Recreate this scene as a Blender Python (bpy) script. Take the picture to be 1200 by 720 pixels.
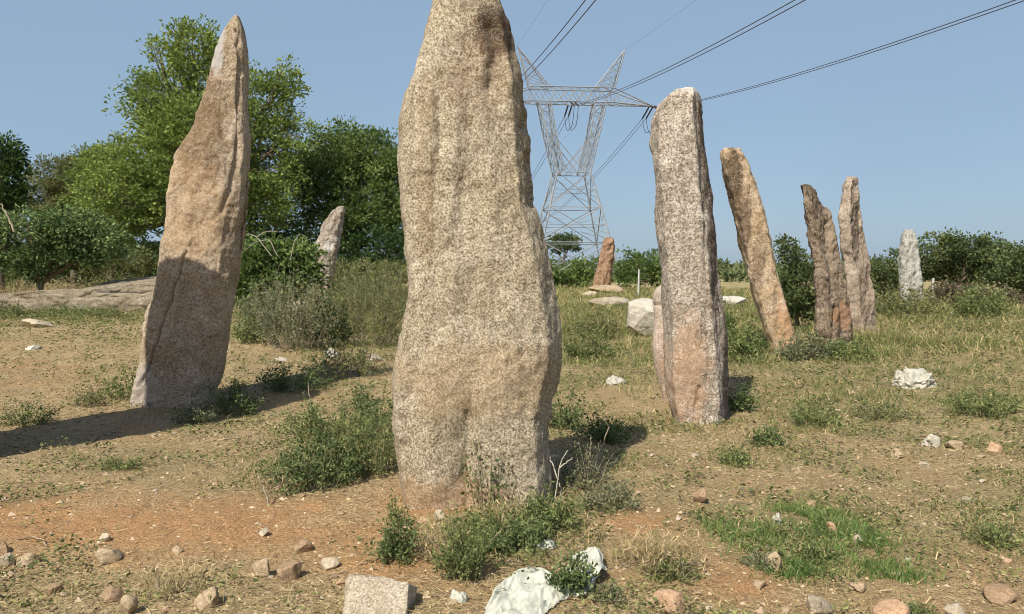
import bpy, bmesh, math, random
import numpy as np
from mathutils import Vector

for o in list(bpy.data.objects):
    bpy.data.objects.remove(o, do_unlink=True)
SC = bpy.context.scene
COL = SC.collection
random.seed(4)
RNG = np.random.default_rng(11)
PI = math.pi

# ------------------------------------------------------------------ camera, sky, sun, exposure
CAM_H, PITCH, FOC = 1.5, math.radians(2.74), 942.0      # focal length in pixels of a 1200 px wide picture
cam = bpy.data.cameras.new('camera')
cam_o = bpy.data.objects.new('camera', cam)
COL.objects.link(cam_o)
cam_o.location = (0, 0, CAM_H)
cam_o.rotation_euler = (PI / 2 - PITCH, 0, 0)
cam.sensor_width = 36
cam.lens = 36 * FOC / 1200
cam.clip_start = 0.05
cam.clip_end = 9000
SC.camera = cam_o

SUN_AZ, SUN_EL = math.radians(28), math.radians(48)     # the light travels towards +Y, a little to +X
world = bpy.data.worlds.new('World')
SC.world = world
world.use_nodes = True
wt = world.node_tree
wt.nodes.clear()
sky = wt.nodes.new('ShaderNodeTexSky')
sky.sky_type = 'NISHITA'
sky.sun_disc = False
sky.sun_elevation = SUN_EL
sky.sun_rotation = PI + SUN_AZ
sky.altitude = 300
sky.air_density = 1.0
sky.dust_density = 1.3
sky.ozone_density = 2.0
bg = wt.nodes.new('ShaderNodeBackground')
bg.inputs['Strength'].default_value = 0.12
wo = wt.nodes.new('ShaderNodeOutputWorld')
air = wt.nodes.new('ShaderNodeMix')                     # the pale even veil of a dusty warm day over the clear sky
air.data_type = 'RGBA'
tc = wt.nodes.new('ShaderNodeTexCoord')
sepd = wt.nodes.new('ShaderNodeSeparateXYZ')
wt.links.new(tc.outputs['Generated'], sepd.inputs[0])
elev = wt.nodes.new('ShaderNodeMapRange')               # thick towards the horizon, thin overhead
elev.inputs['From Min'].default_value = .30
elev.inputs['From Max'].default_value = .85
elev.inputs['To Min'].default_value = .80
elev.inputs['To Max'].default_value = 0.
wt.links.new(sepd.outputs[2], elev.inputs['Value'])
wn = wt.nodes.new('ShaderNodeTexNoise')                 # faint unevenness of the haze
wn.inputs['Scale'].default_value = 3.
wn.inputs['Detail'].default_value = 5.
wt.links.new(tc.outputs['Generated'], wn.inputs['Vector'])
wm = wt.nodes.new('ShaderNodeMath')
wm.operation = 'MULTIPLY_ADD'
wm.inputs[1].default_value = .22
wt.links.new(wn.outputs[0], wm.inputs[0])
wt.links.new(elev.outputs[0], wm.inputs[2])
ws = wt.nodes.new('ShaderNodeMath')
ws.operation = 'SUBTRACT'
ws.use_clamp = True
ws.inputs[1].default_value = .11
wt.links.new(wm.outputs[0], ws.inputs[0])
wt.links.new(ws.outputs[0], air.inputs[0])
air.inputs[7].default_value = (1.98, 2.82, 3.78, 1)
wt.links.new(sky.outputs[0], air.inputs[6])
wt.links.new(air.outputs[2], bg.inputs['Color'])
wt.links.new(bg.outputs[0], wo.inputs['Surface'])

sun = bpy.data.lights.new('sun', 'SUN')
sun.energy = 5.0
sun.angle = math.radians(0.5)
sun.color = (1.0, 0.945, 0.83)
sun_o = bpy.data.objects.new('sun', sun)
COL.objects.link(sun_o)
LDIR = Vector((math.sin(SUN_AZ) * math.cos(SUN_EL), math.cos(SUN_AZ) * math.cos(SUN_EL), -math.sin(SUN_EL)))
sun_o.rotation_euler = LDIR.to_track_quat('-Z', 'Y').to_euler()
sun_o.location = (-20, -40, 40)

SC.view_settings.view_transform = 'Standard'
SC.view_settings.look = 'None'
SC.view_settings.gamma = 1
SC.view_settings.exposure = 0.35
SC.render.engine = 'CYCLES'
SC.cycles.use_adaptive_sampling = False
SC.cycles.use_denoising = True
SC.cycles.filter_width = 1.0
SC.cycles.max_bounces = 6
SC.cycles.transparent_max_bounces = 4

# ------------------------------------------------------------------ numbers
def _hash(ix, iy, iz):
    h = (ix.astype(np.uint32) * np.uint32(374761393) + iy.astype(np.uint32) * np.uint32(668265263)
         + iz.astype(np.uint32) * np.uint32(2147483647 - 58))
    h = (h ^ (h >> np.uint32(13))) * np.uint32(1274126177)
    h = h ^ (h >> np.uint32(16))
    h = h * np.uint32(2246822519)
    h = h ^ (h >> np.uint32(15))
    return h.astype(np.float64) / 4294967295.0

def vn(P):
    """value noise, -1..1"""
    P = np.asarray(P, float)
    I = np.floor(P).astype(np.int64)
    f = P - I
    f = f * f * f * (f * (f * 6 - 15) + 10)
    r = 0
    for dx in (0, 1):
        wx = f[..., 0] if dx else 1 - f[..., 0]
        for dy in (0, 1):
            wy = f[..., 1] if dy else 1 - f[..., 1]
            for dz in (0, 1):
                wz = f[..., 2] if dz else 1 - f[..., 2]
                r = r + wx * wy * wz * _hash(I[..., 0] + dx, I[..., 1] + dy, I[..., 2] + dz)
    return r * 2 - 1

def fbm(P, octaves=4, gain=.5):
    P = np.asarray(P, float)
    r, a, n = 0, 1.0, 0
    for k in range(octaves):
        r = r + a * vn(P * 2.03 ** k + 17.3 * k)
        n += a
        a *= gain
    return r / n

def sstep(a, b, x):
    t = np.clip((x - a) / (b - a), 0, 1)
    return t * t * (3 - 2 * t)

def xyz(x, y, z=0.0):
    x = np.asarray(x, float)
    return np.stack([x, np.broadcast_to(y, x.shape), np.broadcast_to(z, x.shape)], -1)

def terrain(x, y):
    x = np.asarray(x, float)
    y = np.asarray(y, float)
    r = np.hypot(x, y)
    fade = 1 - sstep(60, 200, r)
    z = .07 * fade * vn(xyz(x * .35, y * .35, 3.1)) + .03 * fade * vn(xyz(x * 1.1, y * 1.1, 7.7))
    z = z + (1 - sstep(14, 40, r)) * (.018 * fbm(xyz(x * 4, y * 4, 1.2), 3) + .013 * fbm(xyz(x * 14, y * 14, 5.), 2))
    return z

CP, SP = math.cos(PITCH), math.sin(PITCH)
def ray(px, py):
    a, b = (px - 600) / FOC, (360 - py) / FOC
    return Vector((a, CP + b * SP, -SP + b * CP))

def ground_pt(px, py):
    r = ray(px, py)
    t = -CAM_H / r.z
    x, y = r.x * t, r.y * t
    return Vector((x, y, float(terrain(x, y))))

def at(px, py, Y):
    r = ray(px, py)
    t = Y / r.y
    return Vector((r.x * t, Y, CAM_H + r.z * t))

def mpp(Y):
    return Y / FOC                     # metres per photo pixel at distance Y

# ------------------------------------------------------------------ mesh helpers
def mesh_np(name, V, quads=None, tris=None, mat=None, smooth=False, loc=(0, 0, 0), parent=None, attrs=None):
    V = np.asarray(V, np.float32).reshape(-1, 3)
    q = np.zeros((0, 4), np.int32) if quads is None else np.asarray(quads, np.int32).reshape(-1, 4)
    t = np.zeros((0, 3), np.int32) if tris is None else np.asarray(tris, np.int32).reshape(-1, 3)
    me = bpy.data.meshes.new(name)
    me.vertices.add(len(V))
    me.vertices.foreach_set('co', V.ravel())
    me.loops.add(q.size + t.size)
    me.loops.foreach_set('vertex_index', np.concatenate([q.ravel(), t.ravel()]))
    n = len(q) + len(t)
    me.polygons.add(n)
    me.polygons.foreach_set('loop_start', np.concatenate([np.arange(len(q)) * 4, q.size + np.arange(len(t)) * 3]).astype(np.int32))
    me.polygons.foreach_set('loop_total', np.concatenate([np.full(len(q), 4), np.full(len(t), 3)]).astype(np.int32))
    me.polygons.foreach_set('use_smooth', np.full(n, smooth, bool))
    if attrs is not None:
        at_ = me.attributes.new('cover', 'FLOAT_COLOR', 'POINT')
        c = np.ones((len(V), 4), np.float32)
        c[:, :3] = attrs
        at_.data.foreach_set('color', c.ravel())
    me.update(calc_edges=True)
    me.validate()
    if mat:
        me.materials.append(mat)
    o = bpy.data.objects.new(name, me)
    COL.objects.link(o)
    o.location = loc
    if parent:
        o.parent = parent
    return o

def empty(name, loc=(0, 0, 0)):
    o = bpy.data.objects.new(name, None)
    COL.objects.link(o)
    o.location = loc
    o.empty_display_size = .2
    return o

def tag(o, label=None, cat=None, group=None, kind=None):
    if label: o['label'] = label
    if cat: o['category'] = cat
    if group: o['group'] = group
    if kind: o['kind'] = kind
    return o

def norm(v):
    return v / np.maximum(np.linalg.norm(v, axis=-1, keepdims=True), 1e-9)

def tubes(lines, sides=5):
    """lines: list of (points Nx3, radii N) -> V, quads"""
    Vs, Qs, off = [], [], 0
    ang = np.arange(sides) / sides * 2 * PI
    for pts, rad in lines:
        pts = np.asarray(pts, float)
        rad = np.broadcast_to(np.asarray(rad, float), (len(pts),))
        d = norm(np.gradient(pts, axis=0))
        ref = np.array([0, 0, 1.0]) if abs(d[0, 2]) < .9 else np.array([1.0, 0, 0])
        a = norm(np.cross(d, ref))
        b = np.cross(d, a)
        ring = pts[:, None] + rad[:, None, None] * (np.cos(ang)[None, :, None] * a[:, None] + np.sin(ang)[None, :, None] * b[:, None])
        n = len(pts)
        Vs.append(ring.reshape(-1, 3))
        i, j = np.meshgrid(np.arange(n - 1), np.arange(sides), indexing='ij')
        q = np.stack([i * sides + j, i * sides + (j + 1) % sides, (i + 1) * sides + (j + 1) % sides, (i + 1) * sides + j], -1)
        Qs.append(q.reshape(-1, 4) + off)
        for e in (0, n - 1):                      # closed ends
            if sides == 4:
                Qs.append(np.arange(4)[None] + off + e * 4)
        off += n * sides
    return np.concatenate(Vs), np.concatenate(Qs)

def leaf_mesh(P, axis, length, width, fold=.25):
    """rhombic leaves, one quad each"""
    n = len(P)
    axis = norm(axis)
    side = norm(np.cross(axis, RNG.normal(size=(n, 3))))
    up = np.cross(side, axis)
    L = np.asarray(length)[:, None]
    W = np.asarray(width)[:, None]
    a = P + axis * L * .45
    V = np.stack([P, a + side * W * .5 + up * W * fold, P + axis * L, a - side * W * .5 + up * W * fold], 1)
    return V.reshape(-1, 3), np.arange(n * 4).reshape(-1, 4)

def blade_mesh(P, h, w, lean):
    """bent grass blades: one quad and one tip triangle each"""
    n = len(P)
    a = RNG.uniform(0, 2 * PI, n)
    side = np.stack([np.cos(a), np.sin(a), np.zeros(n)], -1) * (w * .5)[:, None]
    b = RNG.uniform(0, 2 * PI, n)
    d = np.stack([np.cos(b), np.sin(b), np.zeros(n)], -1) * (lean * h)[:, None]
    up = np.zeros((n, 3))
    up[:, 2] = h
    m = P + d * .33 + up * .6
    t = P + d + up * (1 - .35 * np.clip(lean, 0, 1.5))[:, None]
    V = np.stack([P - side, P + side, m + side * .75, m - side * .75, t], 1).reshape(-1, 3)
    k = np.arange(n)[:, None] * 5
    return V, k + np.array([[0, 1, 2, 3]]), k + np.array([[3, 2, 4]])

# ------------------------------------------------------------------ materials
class NB:
    def __init__(s, name):
        s.m = bpy.data.materials.new(name)
        s.m.use_nodes = True
        s.t = s.m.node_tree
        s.t.nodes.clear()
        s.out = s.t.nodes.new('ShaderNodeOutputMaterial')
    def n(s, kind, ins=None, **props):
        nd = s.t.nodes.new('ShaderNode' + kind)
        for k, v in props.items():
            setattr(nd, k, v)
        for k, v in (ins or {}).items():
            sk = nd.inputs[k]
            if isinstance(v, bpy.types.NodeSocket):
                s.t.links.new(v, sk)
            else:
                sk.default_value = v
        return nd
    def noise(s, vec, scale, detail=3, rough=.55, dist=0):
        return s.n('TexNoise', {'Vector': vec, 'Scale': scale, 'Detail': detail, 'Roughness': rough, 'Distortion': dist}).outputs[0]
    def rng(s, v, a, b, c=0., d=1.):
        return s.n('MapRange', {'Value': v, 'From Min': a, 'From Max': b, 'To Min': c, 'To Max': d}, clamp=True).outputs[0]
    def math(s, op, a, b=0.):
        return s.n('Math', {0: a, 1: b}, operation=op).outputs[0]
    def vmath(s, op, a, b):
        return s.n('VectorMath', {0: a, 1: b}, operation=op)
    def mix(s, f, a, b, mode='MIX'):
        nd = s.t.nodes.new('ShaderNodeMix')
        nd.data_type = 'RGBA'
        nd.blend_type = mode
        for i, v in ((0, f), (6, a), (7, b)):
            if isinstance(v, bpy.types.NodeSocket):
                s.t.links.new(v, nd.inputs[i])
            else:
                nd.inputs[i].default_value = v if i == 0 else (*v, 1)
        return nd.outputs[2]
    def bump(s, h, strength, dist):
        return s.n('Bump', {'Height': h, 'Strength': strength, 'Distance': dist}).outputs[0]
    def principled(s, col, rough=.9, spec=.15, normal=None, metal=0.):
        ins = {'Roughness': rough, 'Specular IOR Level': spec, 'Metallic': metal}
        ins['Base Color'] = col if isinstance(col, bpy.types.NodeSocket) else (*col, 1)
        if normal is not None:
            ins['Normal'] = normal
        return s.n('BsdfPrincipled', ins).outputs[0]
    def done(s, sh):
        s.t.links.new(sh, s.out.inputs['Surface'])
        return s.m

def leaf_mat(name, dark, light, tr=.28, scale=.9, spread=.35):
    b = NB(name)
    ob = b.n('TexCoord').outputs['Object']
    isl = b.n('NewGeometry').outputs['Random Per Island']
    f = b.rng(b.noise(ob, scale, 2), .35, .65)
    f = b.math('ADD', b.math('MULTIPLY', f, .6), b.math('MULTIPLY', isl, .5))
    c = b.mix(b.rng(f, .1, 1.), dark, light)
    hs = b.n('HueSaturation', {'Color': c, 'Value': b.rng(isl, 0, 1, 1 - spread, 1 + spread), 'Hue': b.rng(isl, 0, 1, .515, .49)}).outputs[0]
    p = b.principled(hs, .6, .2)
    t = b.n('BsdfTranslucent', {'Color': b.mix(.5, hs, (light[0] * 1.4, light[1] * 1.4, light[2] * .8))}).outputs[0]
    return b.done(b.n('MixShader', {0: tr, 1: p, 2: t}).outputs[0])

def plain_mat(name, c1, c2, scale=20, rough=.85, spec=.2, bump=.4, bd=.004, isl=False, metal=0.):
    b = NB(name)
    ob = b.n('TexCoord').outputs['Object']
    f = b.noise(ob, scale, 4, .65)
    if isl:
        f = b.math('ADD', b.math('MULTIPLY', f, .3), b.math('MULTIPLY', b.n('NewGeometry').outputs['Random Per Island'], .7))
        c = b.mix(b.rng(f, .1, .9), c1, c2)
    else:
        c = b.mix(b.rng(f, .3, .7), c1, c2)
    nrm = b.bump(f, bump, bd) if bump else None
    return b.done(b.principled(c, rough, spec, nrm, metal))

def stone_mat(name, dark, mid, light, grain=45, contrast=1., stains=(), streak=0., bump=.7, lichen=None):
    """weathered granite: crystals, blotches, vertical streaks and stains with a place of their own (metres from the base)"""
    b = NB(name)
    ob = b.n('TexCoord').outputs['Object']
    vor = b.n('TexVoronoi', {'Vector': ob, 'Scale': grain * 1.9, 'Randomness': 1.}, feature='F1')
    cell = b.n('SeparateColor', {'Color': vor.outputs['Color']}).outputs[0]
    fine = b.noise(ob, grain * 2.6, 3, .75)
    pits = b.noise(ob, grain * .7, 5, .75)
    g = b.math('ADD', b.math('MULTIPLY', cell, .3), b.math('MULTIPLY', fine, .7))
    g = b.math('ADD', g, b.math('MULTIPLY', pits, .38))
    g = b.rng(g, .69 - .25 / contrast, .69 + .25 / contrast)
    lo = b.mix(b.rng(g, 0, .5), dark, mid)
    col = b.mix(b.rng(g, .5, 1), lo, light)
    big = b.noise(ob, 2.2, 5, .65, .4)
    v = b.rng(big, .3, .7, .72, 1.22)
    col = b.n('HueSaturation', {'Color': col, 'Value': v, 'Saturation': b.rng(big, .3, .7, 1.15, .85)}).outputs[0]
    if streak:
        mp = b.n('Mapping', {'Vector': ob, 'Scale': (14, 14, 1.1)}).outputs[0]
        s = b.rng(b.noise(mp, 1.2, 5, .7), .45, .72)
        col = b.mix(b.math('MULTIPLY', s, streak), col, tuple(x * .7 for x in dark))
    for (sc, c, r, nsc, k) in stains:
        d = b.vmath('SUBTRACT', ob, c).outputs[0]
        d = b.vmath('DIVIDE', d, r).outputs[0]
        ln = b.n('VectorMath', {0: d}, operation='LENGTH').outputs['Value']
        ln = b.math('ADD', ln, b.math('MULTIPLY', b.math('SUBTRACT', b.noise(ob, nsc, 5, .75), .5), 2.2))
        m = b.rng(ln, .75, 1.15, k, 0.)
        m = b.math('MULTIPLY', m, b.rng(g, 0, 1, 1., .55))
        col = b.mix(m, col, sc)
    if lichen:
        m = b.rng(b.noise(ob, 9, 6, .8), .56, .64, 0, .75)
        m = b.math('MULTIPLY', m, b.rng(b.noise(ob, 1.6, 2), .45, .6))
        col = b.mix(m, col, lichen)
    h = b.math('ADD', b.math('MULTIPLY', vor.outputs['Distance'], -.5), b.math('ADD', fine, b.math('MULTIPLY', pits, 1.2)))
    return b.done(b.principled(col, .92, .12, b.bump(h, bump * .8, .4 / grain)))

# ------------------------------------------------------------------ where the plants grow (drives both ground colour and grass)
def to_px(x, y):
    """ground position -> the photo's pixel grid, used to read off where the photo is green or bare"""
    dz = -CAM_H
    f = y * CP - dz * SP
    u = y * SP + dz * CP
    f = np.maximum(f, .3)
    return 600 + FOC * x / f, 360 - FOC * u / f

GREEN_SPOTS = [(930, 632, 110, 34, 1.), (395, 520, 110, 55, .8), (560, 640, 120, 45, .8), (700, 575, 70, 40, .6), (120, 545, 120, 18, .5),
               (860, 545, 60, 25, .5), (1130, 470, 130, 45, .75), (960, 480, 90, 40, .6), (660, 420, 90, 50, .6), (390, 370, 110, 50, .9),
               (60, 700, 160, 22, .7), (215, 690, 70, 22, .5), (40, 590, 60, 14, .4), (1090, 640, 80, 40, .45), (1170, 600, 50, 50, .4), (330, 560, 60, 25, .5), (70, 370, 80, 14, .8), (265, 475, 60, 20, .8),
               (120, 450, 60, 30, .45), (1000, 420, 180, 30, .8), (780, 420, 160, 30, .6), (300, 440, 90, 16, .5)]
RED_SPOTS = [(110, 610, 200, 34, 1.), (345, 620, 150, 45, .9), (500, 590, 60, 26, 1.), (745, 628, 60, 22, 1.), (150, 505, 80, 22, .6),
             (30, 430, 120, 40, .55), (450, 665, 60, 30, .8), (860, 685, 90, 26, .6), (320, 465, 60, 14, .7), (880, 560, 140, 30, .4), (1100, 540, 90, 30, .4)]
def cover(x, y):
    px, py = to_px(x, y)
    n = fbm(xyz(x * .9, y * .9, 2.), 4, .6)
    n2 = fbm(xyz(x * 2.6, y * 2.6, 9.), 3, .6)
    green = .27 + .3 * sstep(10, 20, y) + .2 * sstep(12, 40, y) + .2 * sstep(-2, 2, x) * sstep(5, 8, y) - .25 * sstep(-2, -5, x) * (1 - sstep(20, 30, y))
    for cx, cy, rx, ry, k in GREEN_SPOTS:
        green = green + k * .6 * np.exp(-(((px - cx) / rx) ** 2 + ((py - cy) / ry) ** 2) * 1.2)
    red = .12 + .25 * (1 - sstep(3.4, 7, y))
    for cx, cy, rx, ry, k in RED_SPOTS:
        red = red + k * .7 * np.exp(-(((px - cx) / rx) ** 2 + ((py - cy) / ry) ** 2) * 1.2)
    green = np.clip(green + .55 * n + .3 * n2 - .35 * np.clip(red - .35, 0, 1), 0, 1)
    dry = np.clip(.5 + .5 * n2 - .2 * n - .35 * np.clip(red - .3, 0, 1), 0, 1)
    red = np.clip(red + .3 * fbm(xyz(x * 1.7, y * 1.7, 31.), 3), 0, 1)
    return green, dry, red

# ------------------------------------------------------------------ ground
def ground_material():
    b = NB('soil')
    pos = b.n('NewGeometry').outputs['Position']
    cv = b.n('Attribute', attribute_name='cover')
    sp = b.n('SeparateColor', {'Color': cv.outputs['Color']})
    green, dry, red = sp.outputs[0], sp.outputs[1], sp.outputs[2]
    n1 = b.noise(pos, 1.6, 5, .65)
    n2 = b.noise(pos, 9, 5, .7)
    n3 = b.noise(pos, 55, 4, .75)
    n4 = b.noise(pos, 160, 2, .7)
    soil = b.mix(b.rng(n1, .3, .7), (.33, .23, .118), (.45, .335, .18))
    soil = b.mix(b.math('MULTIPLY', b.rng(b.math('ADD', red, b.math('MULTIPLY', b.math('SUBTRACT', n2, .5), .8)), .3, .85), .85), soil, (.50, .275, .125))
    veg = b.mix(b.rng(n2, .35, .65), (.14, .135, .055), (.35, .285, .135))
    gm = b.rng(b.math('ADD', green, b.math('MULTIPLY', b.math('SUBTRACT', n2, .5), .9)), .28, .85)
    col = b.mix(b.math('MULTIPLY', gm, .8), soil, veg)
    sm = b.rng(b.math('ADD', b.math('MULTIPLY', dry, .4), n3), .62, .88)
    col = b.mix(b.math('MULTIPLY', sm, .6), col, (.54, .42, .235))
    v = b.math('MULTIPLY', b.rng(n3, .3, .7, .55, 1.38), b.rng(n4, .3, .7, .68, 1.3))
    col = b.n('HueSaturation', {'Color': col, 'Value': v}).outputs[0]
    vor = b.n('TexVoronoi', {'Vector': pos, 'Scale': 38.}, feature='F1')
    ran = b.n('SeparateColor', {'Color': vor.outputs['Color']}).outputs[0]
    chip = b.math('MULTIPLY', b.rng(vor.outputs['Distance'], .35, .28), b.rng(ran, .86, .9))
    col = b.mix(b.math('MULTIPLY', chip, .7), col, (.50, .40, .27))
    h = b.math('ADD', b.math('MULTIPLY', n2, 1.5), b.math('ADD', n3, b.math('MULTIPLY', n4, .4)))
    h = b.math('ADD', h, b.math('MULTIPLY', chip, .35))
    return b.done(b.principled(col, .95, .1, b.bump(h, .9, .032)))

def build_ground():
    fr = np.radians(np.arange(-48, 48.01, .25))
    bk = np.radians(np.arange(52, 308.1, 4))
    ang = np.concatenate([fr, bk])                     # clockwise from +Y
    rad = [1.0]
    while rad[-1] < 4000:
        rad.append(rad[-1] * (1.010 if rad[-1] < 40 else 1.03))
    rad = np.array(rad)
    R, A = np.meshgrid(rad, ang, indexing='ij')
    x, y = R * np.sin(A), R * np.cos(A)
    z = terrain(x, y)
    n, m = R.shape
    V = np.concatenate([np.stack([x, y, z], -1).reshape(-1, 3), [[0, 0, float(terrain(0., 0.))]]])
    i, j = np.meshgrid(np.arange(n - 1), np.arange(m), indexing='ij')
    j2 = (j + 1) % m
    q = np.stack([i * m + j, (i + 1) * m + j, (i + 1) * m + j2, i * m + j2], -1).reshape(-1, 4)
    k = np.arange(m)
    t = np.stack([np.full(m, n * m), k, (k + 1) % m], -1)
    g, d, r = cover(V[:, 0], V[:, 1])
    # the quads run clockwise seen from above: flip
    o = mesh_np('ground', V, q[:, ::-1], t[:, ::-1], ground_material(), True, attrs=np.stack([g, d, r], -1))
    tag(o, 'dry ochre soil with straw, litter and patches of low grass', kind='structure')
    return o
build_ground()

# ------------------------------------------------------------------ standing stones
def resample(poly, n, smooth):
    p = np.array(list(poly) + [poly[0]], float)
    s = np.concatenate([[0], np.cumsum(np.linalg.norm(np.diff(p, axis=0), axis=1))])
    t = np.linspace(0, s[-1], n, endpoint=False)
    q = np.stack([np.interp(t, s, p[:, 0]), np.interp(t, s, p[:, 1])], -1)
    for _ in range(smooth):
        q = (np.roll(q, 1, 0) + q * 2 + np.roll(q, -1, 0)) / 4
    q[:, 0] = (q[:, 0] - q[:, 0].min()) / (q[:, 0].max() - q[:, 0].min()) * 2 - 1
    q[:, 1] = q[:, 1] / max(abs(q[:, 1]).max(), 1e-6)
    return q

OVAL = [(math.copysign(abs(math.cos(a)) ** .8, math.cos(a)), math.copysign(abs(math.sin(a)) ** .8, math.sin(a)))
        for a in np.linspace(-PI, PI, 48, endpoint=False)]
# seen from above, front is negative, anticlockwise
BOARD = [(-1, -.3), (-.86, -.95), (0, -1), (.72, -.82), (1, -.1), (.9, .7), (.1, 1), (-.8, .8)]
FACET = [(-1, .1), (-.92, -.62), (-.2, -.95), (.34, -1), (1, .1), (.95, .9), (-.3, 1), (-.95, .7)]
WEDGE = [(-1, -.5), (-.45, -1), (-.1, -.55), (1, .3), (.8, 1), (-.6, .8)]

def standing_stone(name, label, prof, base, thick, section, mat, amp=.018, cracks=(), nseg=150, step=.022,
                   group=None, seed=0, smooth=5, lumps=1., vert=.5, bump_low=.04, folds=(), head=.14, flake=1.2):
    """prof: rows (photo y, left x, right x) read at the stone's own distance; base: where its foot meets the soil"""
    G = ground_pt(*base)
    Y0 = G.y + thick * .55
    rows = []
    for (py, xl, xr) in prof:
        a, c = at(xl, py, Y0), at(xr, py, Y0)
        rows.append((a.z, a.x, c.x))
    rows.sort()
    rows = np.array(rows)
    z0, z1 = min(G.z, rows[0, 0]) - .3, rows[-1, 0]
    zs = np.arange(z0, z1, step)
    zs = np.append(zs, z1)
    xl = np.interp(zs, rows[:, 0], rows[:, 1])
    xr = np.interp(zs, rows[:, 0], rows[:, 2])
    k = np.array([1, 2, 3, 2, 1]) / 9.
    for _ in range(1):
        xl = np.convolve(np.pad(xl, 2, 'edge'), k, 'valid')
        xr = np.convolve(np.pad(xr, 2, 'edge'), k, 'valid')
    hw, cx = (xr - xl) / 2, (xr + xl) / 2
    th = thick * np.clip(hw / hw.max(), .05, 1) ** .6
    # rounded head
    nh = 7
    a = np.linspace(0, PI / 2, nh + 1)[1:]
    top = min(hw[-1], th[-1]) * head
    zs = np.append(zs, zs[-1] + np.sin(a) * top)
    hw = np.append(hw, hw[-1] * np.maximum(np.cos(a), .02))
    th = np.append(th, th[-1] * np.maximum(np.cos(a), .02))
    cx = np.append(cx, np.full(nh, cx[-1]))
    sec = resample(section, nseg, smooth)
    P = np.zeros((len(zs), nseg, 3))
    P[..., 0] = cx[:, None] + hw[:, None] * sec[None, :, 0]
    P[..., 1] = Y0 + th[:, None] * sec[None, :, 1]
    P[..., 2] = zs[:, None]
    for (fx, fy0, fy1, wd, dep) in folds:          # broad vertical hollows (+) and ribs (-) on the front
        zt, zb = at(fx, fy0, Y0).z, at(fx, fy1, Y0).z
        xw = at(fx, (fy0 + fy1) / 2, Y0).x
        m = np.exp(-((P[..., 0] - xw - .02 * vn(xyz(P[..., 2] * 3, 0, seed))) / wd) ** 2)
        m = m * sstep(zb - .1, zb + .25, P[..., 2]) * (1 - sstep(zt - .3, zt + .1, P[..., 2])) * (sec[None, :, 1] < 0)
        P[..., 1] += m * dep
    tu = np.roll(P, -1, 1) - np.roll(P, 1, 1)
    tv = np.gradient(P, axis=0)
    N = norm(np.cross(tu, tv))
    Q = P + seed * 13.7
    hd = np.linspace(0, 1, len(zs))[:, None] * 0 + 1
    D = bump_low * lumps * fbm(Q * 1.7, 3) + amp * fbm(Q * 6, 4, .6)
    st = Q * np.array([9, 9, 1.6])
    D = D + vert * amp * fbm(st, 3, .6) + amp * .35 * fbm(Q * 28, 2)
    fl = fbm(Q * np.array([4.5, 4.5, 2.2]) + 3.3, 3, .55) * 4.2
    fr_ = fl - np.floor(fl)
    D = D + flake * amp * (np.floor(fl) + sstep(.38, .62, fr_)) / 3.2
    D = D * np.clip(hw / hw.max() * 2.2, .15, 1)[:, None]
    front = sec[None, :, 1] < .2
    for (pts, wd, dep) in cracks:
        w = np.array([[at(px, py, Y0).x, at(px, py, Y0).z] for px, py in pts])
        X, Z = P[..., 0], P[..., 2]
        Xj = X + .025 * fbm(np.stack([X * 3, X * 0, Z * 7], -1) + seed, 3)
        best = np.full(X.shape, 9.)
        for s0, s1 in zip(w[:-1], w[1:]):
            d = s1 - s0
            t = np.clip(((Xj - s0[0]) * d[0] + (Z - s0[1]) * d[1]) / (d @ d), 0, 1)
            best = np.minimum(best, np.hypot(Xj - s0[0] - t * d[0], Z - s0[1] - t * d[1]))
        D = D - dep * np.exp(-(best / wd) ** 2) * front
    P = P + N * D[..., None]
    org = np.array([cx[np.argmin(abs(zs - G.z))], Y0, G.z])
    n, m = P.shape[:2]
    V = np.concatenate([P.reshape(-1, 3), [P[-1].mean(0)], [P[0].mean(0)]]) - org
    i, j = np.meshgrid(np.arange(n - 1), np.arange(m), indexing='ij')
    j2 = (j + 1) % m
    q = np.stack([i * m + j, i * m + j2, (i + 1) * m + j2, (i + 1) * m + j], -1).reshape(-1, 4)
    k = np.arange(m)
    t = np.concatenate([np.stack([(n - 1) * m + k, (n - 1) * m + (k + 1) % m, np.full(m, n * m)], -1),
                        np.stack([(k + 1) % m, k, np.full(m, n * m + 1)], -1)])
    o = mesh_np(name, V, q, t, mat, True, org)
    tag(o, label, 'standing stone', group or 'standing stones planted in the field')
    return o

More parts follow.
